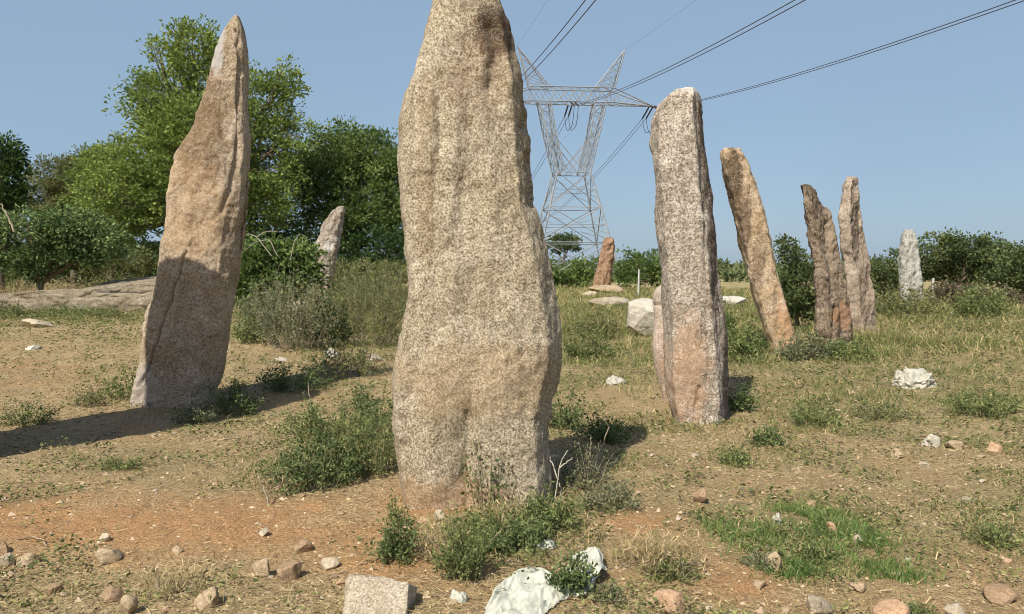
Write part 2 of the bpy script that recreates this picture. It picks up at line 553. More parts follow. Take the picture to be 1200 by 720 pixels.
CREAM = stone_mat('speckled_granite', (.085, .063, .038), (.35, .285, .192), (.62, .535, .40), 70, 1.22, [
    ((.035, .02, .014), (.10, -.2, 2.84), (.13, .6, .17), 8, .95), ((.05, .03, .02), (.19, -.2, 3.02), (.05, .6, .16), 8, .9),  # brown patch; the second entry puts the dark of a notch into the colour
    ((.14, .08, .04), (.02, -.3, 2.6), (.24, .5, .3), 9, .5),
    ((.36, .225, .11), (-.05, -.4, .78), (.6, .6, .24), 4, .32),
    ((.20, .12, .06), (-.30, -.3, 2.0), (.06, .6, .6), 6, .35),
    ((.30, .17, .08), (-.2, -.4, .05), (.6, .6, .14), 5, .6)], streak=.32, lichen=(.19, .145, .095))
standing_stone('standing_stone', 'tallest broad speckled standing stone in the middle, its top cut off by the frame',
    [(-48, 520, 572), (-40, 514, 577), (-20, 509, 582), (0, 507, 585), (20, 503, 592), (35, 500, 598), (50, 497, 602), (62, 492, 604), (75, 489, 608), (88, 484, 610), (100, 480, 614), (115, 475, 614),
     (130, 473, 617), (145, 470, 616), (160, 469, 618), (190, 467, 620), (220, 468, 624), (240, 469, 625), (255, 470, 631), (260, 472, 633),
     (290, 475, 640), (320, 478, 646), (350, 478, 651), (375, 474, 656), (400, 467, 659), (420, 463, 659), (440, 462, 654), (470, 461, 646),
     (500, 462, 642), (530, 466, 643), (560, 470, 647), (585, 474, 647), (600, 475, 645), (625, 476, 646)],
    (560, 601), .26, [(-1, -.1), (-.9, -.72), (-.45, -.98), (0, -.92), (.35, -1), (.8, -.85), (1, -.05), (.93, .7), (.2, 1), (-.8, .8)], CREAM, amp=.017, nseg=300, step=.012, seed=1, vert=.9, bump_low=.013, flake=.45,
    cracks=[([(549, 478), (551, 520), (548, 560), (550, 600)], .02, .02), ([(519, 100), (522, 200), (530, 300), (524, 380)], .03, .012),
            ([(613, 95), (617, 135), (612, 150)], .02, .05), ([(617, 180), (622, 215), (620, 240)], .018, .045), ([(578, 45), (585, 65), (580, 95), (574, 110)], .06, .05)],
    folds=[(535, 90, 420, .05, -.02), (517, 60, 420, .035, .02), (558, 40, 300, .06, .014), (548, 470, 600, .06, .03), (505, 480, 600, .09, -.02)])

TAN = stone_mat('ochre_granite', (.12, .085, .052), (.37, .285, .195), (.56, .46, .34), 40, 1.0, [
    ((.13, .075, .035), (.42, -.2, 3.05), (.30, .6, .65), 9, .75),
    ((.42, .26, .13), (.3, -.3, 2.2), (.4, .6, .6), 4, .35),
    ((.42, .41, .40), (.60, -.2, 3.95), (.09, .5, .3), 6, .8),
    ((.40, .37, .36), (-.35, -.3, .25), (.35, .6, .3), 5, .5)], streak=.12)
standing_stone('standing_stone', 'tall tan standing stone leaning right, its foot in shadow and cracked diagonally',
    [(20, 275, 280), (27, 270, 283), (36, 264, 286), (60, 256, 289), (90, 248, 290), (120, 238, 291), (150, 227, 293), (165, 219, 293), (180, 209, 293), (200, 205, 292),
     (215, 204, 290), (235, 199, 289), (260, 196, 286), (285, 192, 283), (320, 186, 279), (350, 180, 275), (380, 172, 270), (410, 167, 264),
     (440, 162, 258), (460, 158, 252), (490, 156, 250)],
    (210, 474), .30, [(-1, -.1), (-.8, -.8), (-.2, -1), (.72, -1), (.95, -.6), (1, .1), (.8, .8), (0, 1), (-.8, .7)], TAN, amp=.022, seed=2, nseg=190, step=.018,
    cracks=[([(231, 295), (222, 320), (216, 345), (205, 370), (198, 395), (186, 425), (180, 445)], .010, .045), ([(287, 80), (286, 150), (284, 200), (270, 250)], .03, .03),
            ([(205, 430), (213, 400), (222, 375)], .010, .015), ([(173, 360), (176, 400), (172, 440)], .015, .025), ([(281, 40), (287, 75)], .02, .04)], folds=[(280, 120, 330, .10, .05)])

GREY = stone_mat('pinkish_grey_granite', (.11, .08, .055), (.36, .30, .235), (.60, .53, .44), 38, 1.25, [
    ((.05, .032, .022), (-.03, .0, 2.95), (.075, .5, .9), 9, 1.), ((.075, .045, .03), (.075, .0, 1.75), (.085, .5, .9), 9, .95), ((.09, .058, .036), (.235, .1, .5), (.085, .6, .9), 9, .9),  # brown staining, made darker to deepen the shade of the right face
    ((.42, .24, .13), (-.22, -.3, .55), (.22, .6, .55), 4, .6),
    
    ((.55, .52, .47), (-.1, -.2, 3.42), (.2, .6, .15), 6, .6)], streak=.4)
standing_stone('standing_stone', 'pinkish grey standing stone right of the tallest, its darker side facing right',
    [(106, 792, 815), (110, 784, 821), (120, 773, 823), (140, 766, 824), (165, 765, 826), (200, 768, 830), (240, 772, 834), (280, 776, 838), (320, 779, 843),
     (360, 781, 848), (400, 783, 853), (440, 783, 857), (470, 786, 857), (488, 790, 855), (510, 790, 855)],
    (822, 489), .30, FACET, GREY, amp=.016, seed=3, nseg=190, step=.016, head=.05, smooth=1, vert=1.3,
    cracks=[([(826, 480), (821, 380), (818, 250), (812, 120)], .02, .02), ([(812, 450), (808, 480)], .02, .03)])
PALE_RUST = stone_mat('pale_rusty_granite', (.20, .12, .075), (.42, .32, .24), (.58, .49, .40), 38, .8, [
    ((.40, .20, .095), (0, -.1, .5), (.2, .6, .55), 5, .7), ((.45, .42, .36), (-.05, -.1, 1.3), (.3, .6, .3), 5, .8)])
standing_stone('standing_stone', 'low round topped rusty slab pressed against the pinkish grey stone',
    [(331, 776, 790), (336, 767, 800), (348, 763, 806), (370, 765, 810), (400, 767, 812), (440, 772, 815), (475, 776, 815), (500, 778, 815)],
    (795, 468), .13, OVAL, PALE_RUST, amp=.012, seed=4, nseg=90, cracks=[([(763, 358), (790, 356)], .015, .03)])

ORANGE = stone_mat('orange_granite', (.15, .095, .05), (.43, .31, .195), (.62, .49, .34), 32, 1.0, [
    ((.045, .028, .018), (-1.0, -.2, 3.05), (.17, .6, .6), 6, 1.),
    ((.07, .042, .026), (-.80, -.2, 2.3), (.12, .5, .6), 7, .9), ((.10, .06, .035), (-.55, -.2, 1.6), (.10, .5, .5), 7, .7),
    ((.46, .24, .11), (.1, -.1, .7), (.3, .6, 1.), 4, .55),
    ((.56, .50, .42), (-.05, -.3, 1.8), (.1, .5, 1.), 5, .5)], streak=.15)
standing_stone('standing_stone', 'orange brown flat topped standing stone leaning left with a dark stripe near its top',
    [(176, 845, 867), (182, 843, 871), (200, 846, 878), (230, 853, 888), (260, 861, 896), (290, 868, 903), (320, 875, 910), (350, 884, 918),
     (380, 893, 927), (405, 900, 932), (430, 905, 936)], (916, 413), .27, BOARD, ORANGE, amp=.024, seed=5, nseg=120, step=.022, smooth=1, head=.06)

DARKB = stone_mat('dark_brown_stone', (.07, .045, .032), (.20, .15, .105), (.40, .32, .235), 24, .9, [
    ((.33, .17, .09), (.12, -.1, .6), (.3, .6, .25), 5, .6), ((.40, .31, .22), (-.12, -.2, 1.9), (.14, .6, .9), 5, .6),
    ((.045, .03, .022), (-.42, -.1, 2.9), (.18, .6, .5), 6, .7)], streak=.35)
standing_stone('standing_stone', 'dark brown stone leaning left, the left one of the close pair',
    [(217, 937, 950), (224, 938, 958), (240, 941, 967), (250, 942, 975), (265, 944, 979), (285, 947, 984), (300, 949, 987), (330, 952, 993), (360, 954, 1000),
     (385, 954, 1003), (405, 955, 1003), (420, 955, 1003)], (978, 408), .30, WEDGE, DARKB, amp=.045, seed=6, nseg=120, step=.025, smooth=2, lumps=1.5,
    cracks=[([(968, 262), (972, 300), (984, 340), (990, 390)], .06, .09), ([(975, 360), (968, 400)], .04, .08)])
PINK = stone_mat('pink_pointed_stone', (.14, .09, .06), (.34, .27, .20), (.52, .43, .335), 26, .8, [
    ((.06, .04, .028), (-.33, 0, 2.4), (.12, .6, .7), 6, .85), ((.16, .10, .06), (-.1, -.1, 1.1), (.2, .6, .6), 6, .45)], streak=.25)
standing_stone('standing_stone', 'pointed pinkish stone, the right one of the close pair',
    [(209, 993, 1005), (218, 990, 1007), (228, 987, 1009), (240, 984, 1010), (255, 981, 1013), (280, 982, 1017), (310, 987, 1021), (350, 992, 1027), (392, 997, 1032), (410, 998, 1033)],
    (1014, 394), .26, WEDGE, PINK, amp=.035, seed=7, nseg=120, step=.025, smooth=2)
WHITE = stone_mat('whitish_lichened_stone', (.16, .155, .135), (.37, .35, .30), (.56, .54, .48), 16, .8, [
    ((.60, .59, .54), (.1, -.2, 1.6), (.16, .6, .5), 4, .7), ((.40, .30, .2), (.1, -.2, .3), (.3, .6, .25), 4, .5)], streak=.4)
standing_stone('standing_stone', 'short whitish grey stone in front of the dark bush at right',
    [(270, 1060, 1068), (274, 1058, 1071), (285, 1056, 1075), (300, 1054, 1077), (320, 1054, 1079), (340, 1055, 1081), (360, 1056, 1082), (370, 1056, 1082)],
    (1069, 358), .36, BOARD, WHITE, amp=.05, seed=8, nseg=90, step=.04, smooth=2)
LEANG = stone_mat('grey_leaning_stone', (.14, .11, .085), (.34, .28, .22), (.52, .46, .38), 16, .8, [
    ((.62, .58, .52), (-.48, -.3, 1.5), (.24, .7, .30), 2.5, .95), ((.60, .58, .54), (.3, -.2, 2.35), (.18, .6, .2), 3, .9),
    ((.30, .19, .12), (.05, -.3, .6), (.4, .6, .4), 4, .6)], streak=.2)
standing_stone('standing_stone', 'grey stone with a white blotch leaning right before the trees at left',
    [(242, 397, 403), (248, 389, 404), (256, 384, 402), (265, 378, 401), (285, 372, 398), (300, 367, 395), (320, 368, 391), (345, 371, 387), (362, 371, 387)],
    (380, 362), .3, BOARD, LEANG, amp=.05, seed=9, nseg=100, step=.035, smooth=2, bump_low=.06)
RUST = stone_mat('rust_brown_stone', (.15, .085, .05), (.30, .185, .115), (.42, .29, .19), 12, .7, [])
standing_stone('standing_stone', 'small rust brown stone standing on a rock beyond the pylon legs',
    [(279, 709, 718), (284, 707, 720), (300, 703, 719), (320, 698, 717), (337, 694, 715), (343, 694, 715)], (705, 342), .45, BOARD, RUST, amp=.07, seed=10, nseg=80, step=.05, smooth=2)
# the neighbour just outside the left edge whose shadow lies across the soil and climbs the tan stone
standing_stone('standing_stone', 'standing stone beyond the left edge, only its shadow showing',
    [(-190, -222, -190), (-180, -236, -150), (-150, -240, -70), (-135, -240, -50), (20, -240, -36), (200, -238, -30), (400, -230, -26), (580, -225, -26)],
    (-138, 550), .34, BOARD, TAN, amp=.02, seed=12, nseg=80, step=.05)

# ------------------------------------------------------------------ rocks
_bm = bmesh.new()
bmesh.ops.create_icosphere(_bm, subdivisions=4, radius=1)
ICO_V = np.array([v.co[:] for v in _bm.verts])
ICO_T = np.array([[v.index for v in f.verts] for f in _bm.faces])
_bm.free()
_bm = bmesh.new()
bmesh.ops.create_icosphere(_bm, subdivisions=6, radius=1)
ICO6_V = np.array([v.co[:] for v in _bm.verts])
ICO6_T = np.array([[v.index for v in f.verts] for f in _bm.faces])
_bm.free()

def rock_verts(seed, size, cuts=10, rough=.06, sharp=.9, fine=False, lo=.5, hi=.9):
    r = np.random.default_rng(seed)
    V = (ICO6_V if fine else ICO_V).copy()
    for _ in range(cuts):
        n = norm(r.normal(size=3))
        e = np.maximum(0, V @ n - r.uniform(lo, hi))
        V -= sharp * e[:, None] * n
    N = norm(V)
    V = V + N * (rough * fbm(V * 2.5 + seed, 4, .6) + rough * .3 * fbm(V * 11 + seed, 3))[:, None]
    V = V / np.abs(V).max(0)
    return V * np.asarray(size)

ROCKM = {
    'tan': stone_mat('tan_rock', (.20, .14, .085), (.38, .285, .18), (.54, .43, .30), 60, .7, bump=.5),
    'brown': stone_mat('brown_rock', (.16, .10, .058), (.31, .21, .13), (.42, .31, .20), 60, .7, bump=.5),
    'pale': stone_mat('pale_rock', (.28, .22, .15), (.45, .37, .265), (.58, .50, .38), 50, .6, bump=.5),
    'red': stone_mat('reddish_rock', (.24, .14, .08), (.43, .28, .175), (.58, .42, .28), 50, .6, bump=.5),
    'grey': stone_mat('grey_rock', (.17, .14, .10), (.35, .29, .21), (.50, .43, .33), 50, .8, bump=.5),
    'white': stone_mat('white_rock', (.32, .28, .22), (.50, .45, .37), (.66, .61, .52), 20, .6, bump=.5),
    'block': stone_mat('dressed_granite', (.19, .155, .11), (.40, .335, .245), (.60, .53, .42), 75, .95, bump=.5),
    'slab': stone_mat('slab_granite', (.12, .10, .072), (.27, .22, .155), (.41, .345, .25), 14, .8, [((.10, .08, .055), (.5, 0, .1), (3, 2, .22), 3, .6), ((.36, .30, .21), (1.5, 1, .6), (2, 2, .2), 2, .5)], streak=.35, lichen=(.10, .085, .06)),
}

def rock(name, label, px, py, wpx, hpx, mat, seed, cat='rock', group=None, depth=.8, tilt=(0, 0), rz=None, cuts=10, rough=.06, fine=False, sink=.25, lo=.5, hi=.9):
    """a stone whose outline is wpx by hpx in the photo, its foot at (px, py)"""
    G = ground_pt(px, py)
    s = mpp(G.y)
    w, h = wpx * s / 2, hpx * s / 2
    V = rock_verts(seed, (w, w * depth, h * (1 + sink)), cuts, rough, fine=fine, lo=lo, hi=hi)
    y = G.y + w * depth * .6
    z = float(terrain(G.x, y))
    o = mesh_np(name, V, None, ICO6_T if fine else ICO_T, ROCKM[mat], True, (G.x, y, z + h * (1 - sink)))
    o.rotation_euler = (tilt[0], tilt[1], rz if rz is not None else 0)
    tag(o, label, cat, group)
    return o

LOOSE = 'loose stones lying on the foreground soil'
for i, (px, py, w, h, m, lab) in enumerate([
    (303, 681, 30, 24, 'tan', 'round tan stone left of its brown twin near the bottom edge'),
    (338, 684, 33, 22, 'brown', 'brown lumpy stone right of the round tan stone'),
    (386, 673, 22, 18, 'pale', 'pale yellow angular stone up and left of the dressed block'),
    (352, 652, 24, 14, 'brown', 'small brown stone above the round tan stone pair'),
    (243, 713, 32, 26, 'tan', 'plump tan stone left of the brown twins at the bottom edge'),
    (147, 720, 24, 26, 'tan', 'upright tan stone at the bottom edge beside a flat dark one'),
    (128, 702, 28, 16, 'brown', 'flat dark brown stone behind the upright tan one'),
    (126, 657, 38, 15, 'tan', 'long flat tan stone lying alone in the left foreground'),
    (28, 655, 28, 16, 'tan', 'rounded stone, right one of the pair at the left edge'),
    (4, 657, 24, 15, 'pale', 'pale stone, left one of the pair at the left edge'),
    (2, 643, 16, 13, 'brown', 'dark stone behind the pair at the left edge'),
    (786, 727, 46, 26, 'red', 'large pinkish orange stone right of the white sack at the bottom edge'),
    (962, 716, 32, 23, 'grey', 'grey rounded stone at the bottom right left of a reddish one'),
    (1050, 727, 40, 27, 'red', 'reddish stone half cut off by the bottom edge at right'),
    (1127, 718, 28, 20, 'pale', 'smooth pale tan oval stone at the bottom right'),
    (1184, 698, 42, 22, 'brown', 'orange brown flat stone at the right edge'),
    (908, 667, 22, 22, 'tan', 'tan stone standing up at the front of the green grass patch'),
    (975, 630, 13, 15, 'red', 'small reddish stone standing in the green grass patch'),
    (1005, 640, 14, 12, 'pale', 'small pale stone at the right end of the green grass patch'),
    (822, 599, 20, 17, 'brown', 'dark brown stone alone on the soil before the pinkish grey stone'),
    (1092, 521, 20, 17, 'white', 'round pale speckled stone below the far white sack'),
    (1054, 536, 16, 11, 'tan', 'small tan stone below and left of the speckled one'),
    (1085, 547, 12, 10, 'pale', 'small pale pebble below the round speckled stone'),
    (1122, 522, 22, 11, 'tan', 'flat tan stone just right of the round speckled one'),
    (1167, 530, 18, 14, 'red', 'pinkish stone near the right edge on the bare patch'),
    (1107, 587, 16, 11, 'tan', 'tan stone in the right foreground, left one of two'),
    (1135, 586, 12, 9, 'grey', 'grey pebble in the right foreground, right one of two'),
    (515, 620, 16, 13, 'pale', 'pale pebble on red soil at the foot of the tallest stone'),
    (497, 622, 18, 10, 'red', 'reddish clod on red soil at the foot of the tallest stone'),
    (38, 386, 40, 13, 'pale', 'flat pale rock in front of the grey slabs at left'),
    (37, 411, 20, 7, 'white', 'small white flat stone on the brown soil at left'),
    (328, 421, 17, 6, 'white', 'white flat stone right of the tan standing stone'),
    (436, 428, 28, 9, 'grey', 'flat grey stone close to the left side of the tallest stone'),
    (1187, 634, 16, 12, 'tan', 'tan stone at the right edge beyond the orange brown one'),
    (62, 688, 20, 11, 'brown', 'brown stone in the left foreground between the pair and the upright stone'),
    (205, 650, 16, 9, 'tan', 'small tan stone in the middle of the bare left foreground'),
    (120, 634, 15, 9, 'pale', 'small pale stone above the long flat tan one'),
    (890, 692, 22, 10, 'tan', 'flat tan stone between the pinkish orange and the grey stone'),
    (1010, 688, 24, 11, 'tan', 'flat buff stone behind the reddish bottom edge stone'),
    (400, 690, 16, 8, 'red', 'small reddish stone against the left side of the dressed block'),
]):
    rock('rock', lab, px, py, w, h, m, 40 + i, 'rock', LOOSE, depth=random.uniform(.7, 1.), rz=random.uniform(-.5, .5), cuts=random.randint(12, 18), sink=.3, lo=.42, hi=.85, rough=.09)

rock('boulder', 'big white boulder left of the pinkish grey standing stone', 757, 398, 56, 46, 'white', 5, 'boulder', depth=.8, fine=True, cuts=12, rough=.05)
rock('boulder', 'grey boulder in the scrub left of the tallest stone', 447, 345, 44, 25, 'grey', 6, 'boulder', depth=.9)
rock('boulder', 'pale boulder half hidden in the scrub below the leaning grey stone', 345, 368, 30, 18, 'pale', 8, 'boulder')
rock('boulder', 'flat pinkish rock carrying the small rust brown stone', 711, 345, 44, 10, 'tan', 9, 'boulder')
rock('boulder', 'low grey rock in dry grass between the rust brown stone and the white boulder', 716, 361, 50, 14, 'grey', 10, 'boulder')
rock('boulder', 'small pale rock before the bushes below the pylon', 690, 348, 22, 8, 'pale', 11, 'boulder')
rock('boulder', 'pale flat rock between the pinkish grey and the orange brown stone', 858, 360, 44, 13, 'white', 12, 'boulder')
rock('boulder', 'white rock on bare ground right of the whitish grey stone', 1128, 371, 22, 7, 'white', 13, 'boulder')
rock('boulder', 'pale rock at the foot of the left trees', 120, 326, 26, 8, 'pale', 14, 'boulder')

def slab(name, label, corners, Y, depth, mat, seed, zb=-.15, rise=-.05):
    """flat lying quarried slab: outline (photo pixels) of its front face at distance Y"""
    pts = [at(px, py, Y) for px, py in corners]
    n = 150
    xs = np.linspace(pts[0].x, pts[-1].x, n)
    zt = np.interp(xs, [p.x for p in pts], [p.z for p in pts])
    m = 80
    prof = np.linspace(0, 1, m)
    # front face up, over the top, to the back
    P = np.zeros((n, m, 3))
    for j, t in enumerate(prof):
        if t < .4:
            u = t / .4
            yy, zz = Y + .05 * u, zb + (zt - zb) * u
        elif t < .85:
            u = (t - .4) / .45
            yy, zz = Y + .05 + depth * u, zt + rise * u
        else:
            u = (t - .85) / .15
            yy, zz = Y + .05 + depth, zt + rise + (zb - zt - rise) * u
        P[:, j, 0], P[:, j, 1], P[:, j, 2] = xs, yy, zz
    fl = fbm(P * np.array([.9, 1.2, 2.4]) + seed, 3) * 4
    st_ = (np.floor(fl) + sstep(.4, .6, fl - np.floor(fl))) / 4
    P[..., 1] += .12 * st_ + .04 * fbm(P * 5 + seed, 3)
    P[..., 2] += .03 * st_ * (P[..., 2] > 0) + .02 * fbm(P * 6 + seed, 3)
    org = P[n // 2, 0].copy()
    org[2] = 0
    i, j = np.meshgrid(np.arange(n - 1), np.arange(m - 1), indexing='ij')
    q = np.stack([i * m + j, (i + 1) * m + j, (i + 1) * m + j + 1, i * m + j + 1], -1).reshape(-1, 4)
    V = P.reshape(-1, 3) - org
    c0, c1 = len(V), len(V) + 1
    V = np.concatenate([V, [P[0].mean(0) - org], [P[-1].mean(0) - org]])
    k = np.arange(m - 1)
    t = np.concatenate([np.stack([k, k + 1, np.full(m - 1, c0)], -1), np.stack([(n - 1) * m + k + 1, (n - 1) * m + k, np.full(m - 1, c1)], -1)])
    o = mesh_np(name, V, q, t, ROCKM[mat], True, org)
    return tag(o, label, 'stone slab', 'fallen slabs at left')
slab('stone_slab', 'long low grey stone slab lying flat at the left edge', [(-70, 347), (0, 345), (40, 341), (75, 339), (110, 339), (112, 344), (190, 345)], 27.5, 1.0, 'slab', 3)
slab('stone_slab', 'higher stone slab with a pale top behind the tan standing stone', [(86, 341), (110, 338), (150, 333), (165, 332), (196, 335)], 28.8, 2.6, 'slab', 7, rise=.30)

# rough dressed block at the bottom edge
def dressed_block():
    bm = bmesh.new()
    bmesh.ops.create_cube(bm, size=1)
    bmesh.ops.bevel(bm, geom=bm.edges[:], offset=.035, segments=2, affect='EDGES')
    bmesh.ops.subdivide_edges(bm, edges=bm.edges[:], cuts=14, use_grid_fill=True)
    bmesh.ops.triangulate(bm, faces=bm.faces[:])
    V = np.array([v.co[:] for v in bm.verts])
    T = np.array([[v.index for v in f.verts] for f in bm.faces])
    bm.free()
    rr = np.random.default_rng(5)
    for n_, d_ in (((1, -.3, 1), .86), ((-1, -1, .8), .80), ((1, -1, -.6), .78), ((-.7, .3, 1), .72), ((0, -1, 1), .66), ((1, -1, .1), .66), ((-1, -.8, 0), .64), ((.15, -1, .05), .485), ((.1, .06, 1), .47)):
        n_ = norm(np.array(n_, float))
        V = V - np.maximum(0, V @ n_ - d_ * (1 if abs(n_).max() < .95 else 1))[:, None] * n_
    V = V * np.array([.268, .20, .44])
    V = V + norm(V) * (.016 * fbm(V * 9, 4, .6) + .005 * fbm(V * 40, 2))[:, None]
    V[:, 0] += .02 * V[:, 2] * np.sign(V[:, 0])
    G = at(441, 700, 3.62)
    zt = at(441, 681, 3.5).z
    o = mesh_np('stone_block', V, None, T, ROCKM['block'], True, (at(443, 700, 3.36).x, 3.36, at(441, 679, 3.36).z - .222))
    o.rotation_euler = (math.radians(-20), math.radians(-1), math.radians(-7))
    tag(o, 'squared grey granite block half in view at the bottom edge', 'stone block')
dressed_block()

# ------------------------------------------------------------------ pylon and lines
STEEL = plain_mat('galvanised_steel', (.20, .21, .22), (.34, .35, .36), 2., .6, .3, 0, 0, metal=.1)
WIREM = plain_mat('dark_conductor', (.05, .05, .06), (.10, .10, .11), 5., .6, .3, 0, 0)
GLASSD = plain_mat('brown_porcelain', (.035, .03, .03), (.08, .06, .05), 8., .3, .5, 0, 0)
PY_Y = 90.
PY_S = mpp(PY_Y)
pz = lambda py: at(600, py, PY_Y).z
PX0 = at(669, 300, PY_Y).x
KDIR = .11
PYROT = math.atan(KDIR)
pylon = empty('transmission_tower', (PX0, PY_Y, 0))
pylon.rotation_euler = (0, 0, PYROT)
tag(pylon, 'grey steel lattice transmission tower far behind the tallest stone', 'pylon')
HW_B, HW_W, ZW = 4.8, 1.85, pz(204)
ZB, ZT, ZP = pz(121), pz(104), pz(56)
def bars(name, segs, r, mat=STEEL, parent=pylon, sides=4):
    V, Q = tubes([(np.array([a, b]), np.array([r_, r_]) * .78) for (a, b, r_) in [(s[0], s[1], s[2] if len(s) > 2 else r) for s in segs]], sides)
    return mesh_np(name, V, Q, None, mat, False, (0, 0, 0), parent)
def lerp(a, b, t):
    return tuple(a[i] + (b[i] - a[i]) * t for i in range(3))
def lattice(cornersA, cornersB, n, rl, rb, horiz=True, skip=()):
    """four-legged tapering lattice between two rectangles"""
    s = []
    for a, b in zip(cornersA, cornersB):
        s.append((a, b, rl))
    for k in range(4):
        a0, b0, a1, b1 = cornersA[k], cornersB[k], cornersA[(k + 1) % 4], cornersB[(k + 1) % 4]
        for i in range(n):
            t0, t1 = i / n, (i + 1) / n
            s.append((lerp(a0, b0, t0), lerp(a1, b1, t1), rb))
            s.append((lerp(a1, b1, t0), lerp(a0, b0, t1), rb))
            if horiz:
                s.append((lerp(a0, b0, t1), lerp(a1, b1, t1), rb))
    return s
def rect(cx, cy, hx, hy, z):
    return [(cx - hx, cy - hy, z), (cx + hx, cy - hy, z), (cx + hx, cy + hy, z), (cx - hx, cy + hy, z)]
zk = [-.2, ZW * .36, ZW * .68, ZW]
hk = [HW_B + (HW_W - HW_B) * (z / ZW) for z in zk]
body = []
for k in range(3):
    A, B = rect(0, 0, hk[k], hk[k], zk[k]), rect(0, 0, hk[k + 1], hk[k + 1], zk[k + 1])
    body += lattice(A, B, 1, .11, .065)
    for f in range(4):                      # secondary bracing
        a0, b0, a1, b1 = A[f], B[f], A[(f + 1) % 4], B[(f + 1) % 4]
        mid = lerp(lerp(a0, b0, .5), lerp(a1, b1, .5), .5)
        for t in (.25, .5, .75):
            body.append((lerp(a0, b0, t), lerp(lerp(a0, b0, t), mid, .5 if t != .5 else 1.), .04))
            body.append((lerp(a1, b1, t), lerp(lerp(a1, b1, t), mid, .5 if t != .5 else 1.), .04))
bars('tower_body', body, .07)
for s in (-1, 1):
    A = rect(s * (HW_W - .45), 0, .45, HW_W * .9, ZW)
    B = rect(s * 3.1, 0, .65, .9, ZB)
    M_ = rect(s * 2.45, 0, .5, 1.3, ZW + (ZB - ZW) * .55)
    seg = lattice(A, M_, 4, .09, .05) + lattice(M_, B, 3, .09, .05)
    for y_ in (-1.2, 1.2):
        seg.append(((s * 2.3, y_, ZW + (ZB - ZW) * .55), (-s * 1.2, y_ * 1.2, ZW), .06))
        seg.append(((s * 2.0, y_, ZW + (ZB - ZW) * .40), (-s * .4, y_ * 1.2, ZW), .05))
    bars('arm', seg, .07)
    pk = []
    tip = (s * 6.05, 0, ZP)
    base = rect(s * 3.6, 0, 1.1, .8, ZT)
    for i in range(4):
        pk.append((base[i], tip, .07))
        for k in range(5):
            t0, t1 = k / 5.5, (k + 1) / 5.5
            pk.append((lerp(base[i], tip, t0), lerp(base[(i + 1) % 4], tip, t1), .04))
            pk.append((lerp(base[(i + 1) % 4], tip, t0), lerp(base[i], tip, t1), .04))
    bars('peak', pk, .05)
br = []
n = 9
for i in range(n):
    x0, x1 = -4.6 + 9.2 * i / n, -4.6 + 9.2 * (i + 1) / n
    for y_ in (-.9, .9):
        br += [((x0, y_, ZB), (x1, y_, ZB), .09), ((x0, y_, ZT), (x1, y_, ZT), .09)]
        br += [((x0, y_, ZB), (x1, y_, ZT), .05), ((x0, y_, ZT), (x1, y_, ZB), .05)]
    br += [((x0, -.9, ZB), (x1, .9, ZB), .045), ((x0, -.9, ZT), (x1, .9, ZT), .045), ((x0, -.9, ZB), (x0, .9, ZB), .05)]
for s in (-1, 1):
    tipp = (s * 9.3, 0, ZB - .15)
    for y_ in (-.9, .9):
        br += [((s * 4.6, y_, ZB), tipp, .09), ((s * 4.6, y_, ZT), tipp, .08)]
        for k in range(5):
            t0, t1 = k / 5, (k + 1) / 5
            br.append((lerp((s * 4.6, y_, ZB), tipp, t0), lerp((s * 4.6, y_, ZT), tipp, t1), .045))
            br.append((lerp((s * 4.6, y_, ZB), tipp, t0), lerp((s * 4.6, y_, ZT), tipp, t0), .045))
            br.append((lerp((s * 4.6, y_, ZB), tipp, t0), lerp((s * 4.6, -y_, ZB), tipp, t1), .045))
bars('bridge', br, .06)
PHASES = [(-9.1, ZB - .2), (0., ZB - .1), (9.1, ZB - .2)]
for (xp, zp) in PHASES:
    for s in (-1, 1):
        a, e = np.array([xp, s * .3 if abs(xp) > 5 else s * .9, zp]), np.array([xp, s * 2.9, zp - .75])
        pts = np.array([a + (e - a) * t for t in np.linspace(0, 1, 41)])
        rad = np.where(np.arange(41) % 2 == 0, .04, .10)
        rad[0] = rad[-1] = .04
        for dx in (-.22, .22):
            V, Q = tubes([(pts + np.array([dx, 0, 0]), rad)], 7)
            mesh_np('insulator', V, Q, None, GLASSD, True, (0, 0, 0), pylon)
    t = np.linspace(-1, 1, 25)
    lp = [(np.stack([np.full(25, xp + dx), t * 2.9, zp - .75 - 2.0 * (1 - t ** 4)], -1), .035) for dx in (-.22, .22)]
    V, Q = tubes(lp, 5)
    mesh_np('jumper_loop', V, Q, None, WIREM, True, (0, 0, 0), pylon)
def twr(x, y, z):
    c, s = math.cos(PYROT), math.sin(PYROT)
    return np.array([PX0 + x * c - y * s, PY_Y + x * s + y * c, z])
SIDE_W = ['left', 'middle', 'right']
FWD = np.array([math.sin(PYROT), -math.cos(PYROT), 0])       # from the tower towards the camera side
for i, (xp, zp) in enumerate(PHASES):
    for sgn in (1, -1):
        for dx, pos in ((-.22, 'left'), (.22, 'right')):
            p0 = twr(xp + dx, -sgn * 2.9, zp - .75)
            s = np.linspace(0, 190, 60)
            P = p0 + FWD * sgn * s[:, None]
            P[:, 2] = p0[2] - .150 * s + .00075 * s * s
            V, Q = tubes([(P - P[0], .026 if sgn > 0 else .03)], 5)
            o = mesh_np('power_cable', V, Q, None, WIREM, True, P[0])
            where = 'running overhead towards the viewer' if sgn > 0 else 'sagging away behind the pylon'
            tag(o, f'{pos} wire of the {SIDE_W[i]} cable pair {where}', 'cable', 'cables strung from the pylon')
